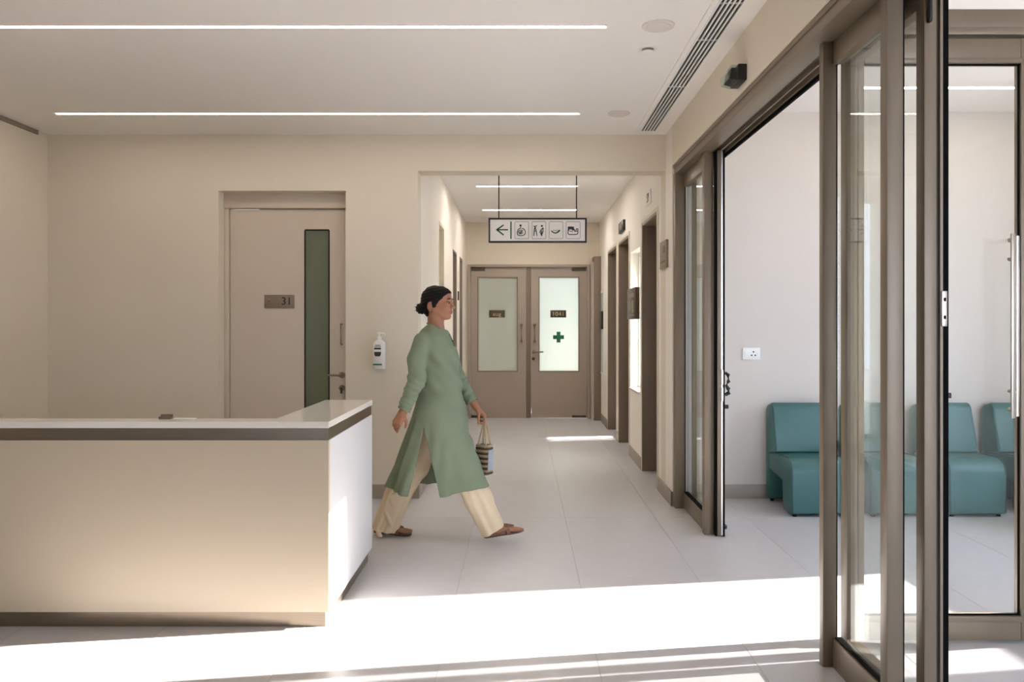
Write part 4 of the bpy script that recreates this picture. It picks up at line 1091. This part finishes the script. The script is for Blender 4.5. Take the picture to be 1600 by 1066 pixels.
low = np.clip((0.95-Z)/0.6, 0, 1)                                    # 0 at the waist, 1 at the hem
th = np.arctan2((Y-YP)/wv, (X-cxm)/rx_)
fold = low*(0.022*np.sin(7*th+3.0*Z)+0.011*np.sin(15*th-6*Z+1.0)) + 0.0075*np.sin(48*(Z+0.75*(X-cxm))+3*th)*np.clip(1-np.abs(Z-1.0)/0.22, 0, 1)
fold = fold + 0.010*np.sin(46*(X-cxm)+24*Z)*np.clip(1-np.abs(Z-1.18)/0.14, 0, 1) + 0.010*np.sin(38*(X-cxm)-26*Z)*np.clip(1-np.abs(Z-0.70)/0.25, 0, 1)*np.clip((X-cxm)/rx_, 0, 1)
u1 = (X-cxm)/rx_; v1 = (Y-YP)/wv
k0 = (np.abs(u1)**2.2+np.abs(v1)**2.2)**(1/2.2); k1 = np.sqrt((u1/rx_)**2+(v1/wv)**2)+1e-5
outer = (np.sqrt(u1*u1+v1*v1)*(k0-1)/k1 + fold).astype(np.float32)
Tn.F = outer
# the cloth drapes over the striding thighs
Tn.chain([pp(683, 645, -0.07), pp(722, 728, -0.085), pp(745, 776, -0.085)], [0.112, 0.104, 0.104], 0.05)
Tn.chain([pp(679, 645, 0.07), pp(650, 728, 0.085), pp(630, 776, 0.085)], [0.112, 0.108, 0.108], 0.05)
Tn.cap(pp(682, 640, -0.05), pp(680, 640, 0.05), 0.112, 0.112, 0.05)
outer = Tn.F.copy()
del u1, v1, k0, k1, th
# sleeves on a field of their own, then blended into the shoulders
Sl = Field((-1.00, 4.72, 0.25), (0.02, 5.50, 1.52), 0.0046)
cuR = wrR + (elR-wrR)*0.02
Sl.chain([pp(659, 533, -0.124), pp(651, 562, -0.165), elR, cuR], [0.054, 0.058, 0.057, 0.041], 0.02)
cuL = wrL + (elL-wrL)*0.10
Sl.chain([pp(690, 533, 0.124), pp(705, 566, 0.160), elL, cuL], [0.053, 0.055, 0.054, 0.042], 0.02)
for (p, q, tc, amp) in ((elR, wrR, 0.95, 0.0045), (elL, wrL, 0.80, 0.0045)):
    ba = q-p; t = ((X-p[0])*ba[0]+(Y-p[1])*ba[1]+(Z-p[2])*ba[2])/float(ba@ba)
    dist = np.sqrt((X-p[0]-t*ba[0])**2+(Y-p[1]-t*ba[1])**2+(Z-p[2]-t*ba[2])**2)
    msk = (dist < 0.085)*np.clip((t+0.6)/0.5, 0, 1)*np.clip((1.15-t)/0.3, 0, 1)
    Sl.F = (Sl.F + msk*amp*(0.6*np.sin(21*t+38*(X-p[0])+16*(Y-p[1]))+0.45*np.sin(33*t*(1+0.3*t)-25*(X-p[0])+9*(Y-p[1])+1.3))).astype(np.float32)
    # cut the cuff square to the forearm and hollow its mouth
    L_ = float(np.linalg.norm(ba))
    Sl.F = np.where(dist < 0.12, np.maximum(Sl.F, (t-tc)*L_), Sl.F).astype(np.float32)
    Sl.F = np.maximum(Sl.F, -np.maximum(dist-0.034, (tc-0.10-t)*L_)).astype(np.float32)
kk = 0.028
hh = np.clip(0.5+0.5*(Tn.F-Sl.F)/kk, 0, 1)
up_ = np.clip((Z-1.02)/0.10, 0, 1)                                  # blend at the shoulder only, a crisp gap lower down
Tn.F = np.where(up_ > 0, (Tn.F*(1-hh)+Sl.F*hh-kk*up_*hh*(1-hh)), np.minimum(Tn.F, Sl.F)).astype(np.float32)
del t, dist, msk, Sl, hh
# neckline: slanting plane and hollow for the neck
pa, pb = pp(666, 503.5), pp(696, 515.5)
nl = (Z-pa[2]) - (X-pa[0])*(pb[2]-pa[2])/(pb[0]-pa[0])
arm_free = np.abs(Y-YP) < 0.11
Tn.F = np.where(arm_free, np.maximum(Tn.F, nl*0.9), Tn.F).astype(np.float32)
nx = np.interp(Z, [1.36, 1.45], [-0.566, -0.576]).astype(np.float32)
neck_hole = np.sqrt(((X-nx)/1.0)**2+((Y-YP)/0.98)**2)-0.0530
Tn.F = np.maximum(Tn.F, -np.maximum(neck_hole, 1.37-Z)).astype(np.float32)
# hem, hollow skirt and the near side slit
hem = np.interp(X, [-0.90, -0.74, -0.56, -0.27], [0.355, 0.328, 0.318, 0.368]).astype(np.float32)
Tn.F = np.maximum(Tn.F, hem-Z).astype(np.float32)
inner = outer + 0.011
Tn.F = np.maximum(Tn.F, -np.maximum(inner, Z-0.86)).astype(np.float32)
sl = pp(661, 668, -0.19)
e0, e1 = pp(640, 767, -0.22), pp(685, 768, -0.22)
kz = np.clip((sl[2]-Z)/(sl[2]-e0[2]), 0, 1.3)
sxb = sl[0]+(e0[0]-sl[0])*kz**1.1; sxf = sl[0]+(e1[0]-sl[0])*kz
slit = np.maximum(np.maximum(sxb-X, X-sxf), np.maximum(Y-(YP-0.05), Z-sl[2]))
Tn.F = np.maximum(Tn.F, -slit).astype(np.float32)
tunic = field_obj('tunic', Tn, 'tunic', person, 3)
del Tn, outer, inner, slit, fold, X, Y, Z, neck_hole, nl, hem
# placket and buttons at the throat
pk = [pp(696, 517, -0.02), pp(701, 524, -0.03), pp(706, 533, -0.035), pp(709.5, 541, -0.04)]
bm = bmesh.new(); bm_tube(bm, [tuple(p+np.array([0.004, -0.006, 0])) for p in pk], 0.0035, 8); obj('placket', bm, 'tunic_dark', tunic, True)
for i_, (bx_, by_) in enumerate(((700.5, 523.5), (706, 533))):
    c_ = pp(bx_, by_, -0.035)+np.array([0.006, -0.004, 0])
    bm = bmesh.new(); bmesh.ops.create_uvsphere(bm, u_segments=12, v_segments=8, radius=0.0055, matrix=Matrix.Translation(Vector(c_)))
    obj('button', bm, 'sign_ink', tunic, True)
# collar band
a_ = np.linspace(0, 2*np.pi, 29)[:-1]
ring = [(-0.5715+0.0540*math.cos(t), YP+0.0540*math.sin(t), 0) for t in a_]
ring = [(x_, y_, pa[2]+(x_-pa[0])*(pb[2]-pa[2])/(pb[0]-pa[0])-0.004) for x_, y_, _ in ring]
bm = bmesh.new(); bm_tube(bm, ring+[ring[0]], 0.0065, 8, cap=False); obj('collar', bm, 'tunic', tunic, True)

# ---- wide trousers
Pn = Field((-1.10, 4.80, 0.0), (0.02, 5.42, 0.95), 0.0046)
Pn.cap(pp(682, 640, -0.05), pp(680, 640, 0.05), 0.095, 0.095, 0.03)
axR = [pp(683, 650, -0.075), pp(722, 728, -0.085), pp(748, 782, -0.085), pp(774, 832, -0.085)]
axL = [pp(679, 650, 0.075), pp(650, 728, 0.085), pp(621, 775, 0.085), pp(598, 834, 0.085)]
Pn.chain(axR, [0.098, 0.084, 0.086, 0.080], 0.03, sy=0.95)
Pn.chain(axL, [0.098, 0.084, 0.088, 0.090], 0.03, sy=0.95)
X, Y, Z = np.meshgrid(*Pn.axes((0, 0, 0), Pn.n), indexing='ij', sparse=True)
wl = np.clip((0.55-Z)/0.4, 0, 1)
near = (Y < YP)
fr = np.where(near, 0.009*np.sin(62*(0.9*X+0.44*Z)+26*(Y-YP)+4*Z) + 0.004*np.sin(120*(0.9*X+0.44*Z)-10*Z), 0.009*np.sin(85*(X-0.35*Z)+25*(Y-YP)) + 0.004*np.sin(160*(X-0.4*Z)))
Pn.F = (Pn.F + wl*fr).astype(np.float32)
# hems: the front one lies on the sloping instep, the rear one near the floor
hR0, hR1 = pp(757, 838, -0.085), pp(789, 819, -0.085)
hR = hR0[2]+(X-hR0[0])*(hR1[2]-hR0[2])/(hR1[0]-hR0[0])
hL0, hL1 = pp(578, 823, 0.085), pp(624, 833, 0.085)
hL = hL0[2]+(X-hL0[0])*(hL1[2]-hL0[2])/(hL1[0]-hL0[0])
Pn.F = np.maximum(Pn.F, np.where(near, np.minimum(hR, 0.2)-Z, hL-Z)*0.85).astype(np.float32)
Pn.F = np.maximum(Pn.F, 0.012-Z).astype(np.float32)
field_obj('trousers', Pn, 'cream_cloth', person, 3)
del Pn, X, Y, Z

# ---- sandals
def sandal(heel, toe, fr_):
    f, up, l, L = fr_; heel = np.array(heel)
    n = 22; outl = []
    wid = lambda t: np.interp(t, [-0.02, 0.03, 0.15, 0.4, 0.7, 0.88, 0.97, 1.02], [0.008, 0.024, 0.032, 0.031, 0.043, 0.040, 0.026, 0.010])
    ts = np.linspace(-0.02, 1.02, n)
    so_f = Field(heel+f*L/2-np.array([0.19, 0.07, 0.07]), heel+f*L/2+np.array([0.19, 0.07, 0.07]), 0.003)
    X, Y, Z = np.meshgrid(*so_f.axes((0, 0, 0), so_f.n), indexing='ij', sparse=True)
    r = [X-heel[0], Y-heel[1], Z-heel[2]]
    F_ = (r[0]*f[0]+r[1]*f[1]+r[2]*f[2])/L; L__ = r[0]*l[0]+r[1]*l[1]+r[2]*l[2]; U_ = r[0]*up[0]+r[1]*up[1]+r[2]*up[2]
    w = np.interp(F_, [-0.02, 0.03, 0.15, 0.4, 0.7, 0.88, 0.97, 1.02], [0.008, 0.024, 0.032, 0.031, 0.043, 0.040, 0.026, 0.010])
    plan = np.maximum(np.abs(L__)-w, np.maximum(-0.02-F_, F_-1.02)*L)
    so_f.F = np.maximum(plan, np.abs(U_+0.002)-0.0065).astype(np.float32)
    s_o = field_obj('sandal', so_f, 'sole', person, 1)
    # woven upper: shell over the instep with gaps, open toe
    topz = np.interp(F_, [0, 0.08, 0.3, 0.5, 0.7, 0.85, 1.0], [0.055, 0.06, 0.062, 0.060, 0.045, 0.032, 0.024])
    shell = np.abs(np.sqrt((L__/(w+0.001))**2+(np.maximum(U_, 0)/topz)**2)-1)*0.03-0.0035
    toe_line = 0.80-0.10*np.abs(L__)/0.04
    keep = np.maximum(np.maximum((F_-toe_line)*L, (-0.015-F_)*L), -U_)
    gaps = 0.0032-np.abs(np.sin(26*(F_+L__*2.2)))*0.012
    slot = np.where(F_ > 0.45, gaps, -1)
    so_f.F = np.maximum(np.maximum(shell, keep), slot).astype(np.float32)
    field_obj('upper', so_f, 'leather', s_o, 1)
sandal(heelR, toeR, fR); sandal(heelL, toeL, fL)

# ------------------------------------------------------------------ basket bag in her hand
bag_c = pp(754.5, 740, 0.13)
bag = tag(empty('basket_bag', Vector(bag_c)), 'small striped straw basket bag held by the walking woman', 'bag')
ang = math.radians(-34)
ca, sa = math.cos(ang), math.sin(ang)
def bagp(a, b, c):                                                    # a along the bag, b across, c up
    tilt = -0.16
    a2 = a - c*tilt*0.45
    return (bag_c[0]+a2*ca-b*sa, bag_c[1]+a2*sa+b*ca, bag_c[2]+c)
BH = 0.20
def bag_ring(c, inset=0.0, n=28):
    k = c/BH; A = (0.064-0.008*k)-inset; D = (0.048-0.010*k)-inset; out = []
    for i_ in range(n):
        t = 2*math.pi*i_/n; co, si = math.cos(t), math.sin(t); e_ = 2/4.5
        out.append(bagp(A*abs(co)**e_*(1 if co >= 0 else -1), D*abs(si)**e_*(1 if si >= 0 else -1), c))
    return out
rows = 12
for r_ in range(rows):
    c0, c1 = BH*r_/rows, BH*(r_+1)/rows
    bm = bmesh.new()
    secs = [(c0, 0.004), (c0+(c1-c0)*0.25, 0.0), (c0+(c1-c0)*0.75, 0.0), (c1, 0.004)]
    rg = [[bm.verts.new(p) for p in bag_ring(c, i_)] for c, i_ in secs] + [[bm.verts.new(p) for p in bag_ring(c, i_)] for c, i_ in ((c1, 0.010), (c0, 0.010))]
    m_ = len(rg)
    for a in range(m_):
        b = (a+1) % m_
        for i_ in range(28):
            bm.faces.new((rg[a][i_], rg[a][(i_+1) % 28], rg[b][(i_+1) % 28], rg[b][i_]))
    obj('woven_band', bm, 'straw_dark' if r_ % 2 == 0 else 'straw', bag, True)
bm = bmesh.new(); bm.faces.new([bm.verts.new(p) for p in bag_ring(0.004, 0.005)]); bmesh.ops.solidify(bm, geom=bm.faces[:], thickness=0.004); obj('bottom', bm, 'straw', bag)
# pale cloth panel on the end face
bm = bmesh.new()
pa_ = [bagp(0.0660-0.008*c/BH, b*(1-0.2*c/BH), c) for c, b in ((0.03, -0.034), (0.03, 0.034), (0.165, 0.034), (0.165, -0.034))]
pb_ = [bagp(0.0625-0.008*c/BH, b*(1-0.2*c/BH), c) for c, b in ((0.03, -0.034), (0.03, 0.034), (0.165, 0.034), (0.165, -0.034))]
A_ = [bm.verts.new(p) for p in pa_]; B_ = [bm.verts.new(p) for p in pb_]
bm.faces.new(A_); bm.faces.new(B_[::-1])
for i_ in range(4): bm.faces.new((A_[i_], B_[i_], B_[(i_+1) % 4], A_[(i_+1) % 4]))
obj('cloth_panel', bm, 'cloth_blue', bag)
for (a, b) in ((-0.030, -0.032), (-0.030, 0.032)):
    p0, p3 = bagp(-0.036, b, BH-0.03), bagp(0.036, b, BH-0.03)
    g_ = GRIP + np.array([0.0, 0.01*(1 if b > 0 else -1), 0.0])
    pts = []
    for t in np.linspace(0, 1, 17):
        u2 = 2*t-1; base_ = np.array(p0)*(1-t)+np.array(p3)*t
        hgt = (1-abs(u2)**2.6)
        q_ = base_*(1-hgt)+ (np.array([g_[0], g_[1], 0])+(np.array(p3)-np.array(p0))*u2*0.22*np.array([1, 1, 0]))*hgt
        q_[2] = base_[2]+(g_[2]-base_[2])*hgt
        pts.append(tuple(q_))
    bm = bmesh.new(); bm_tube(bm, pts, 0.0058, 8); obj('strap', bm, 'straw', bag, True)
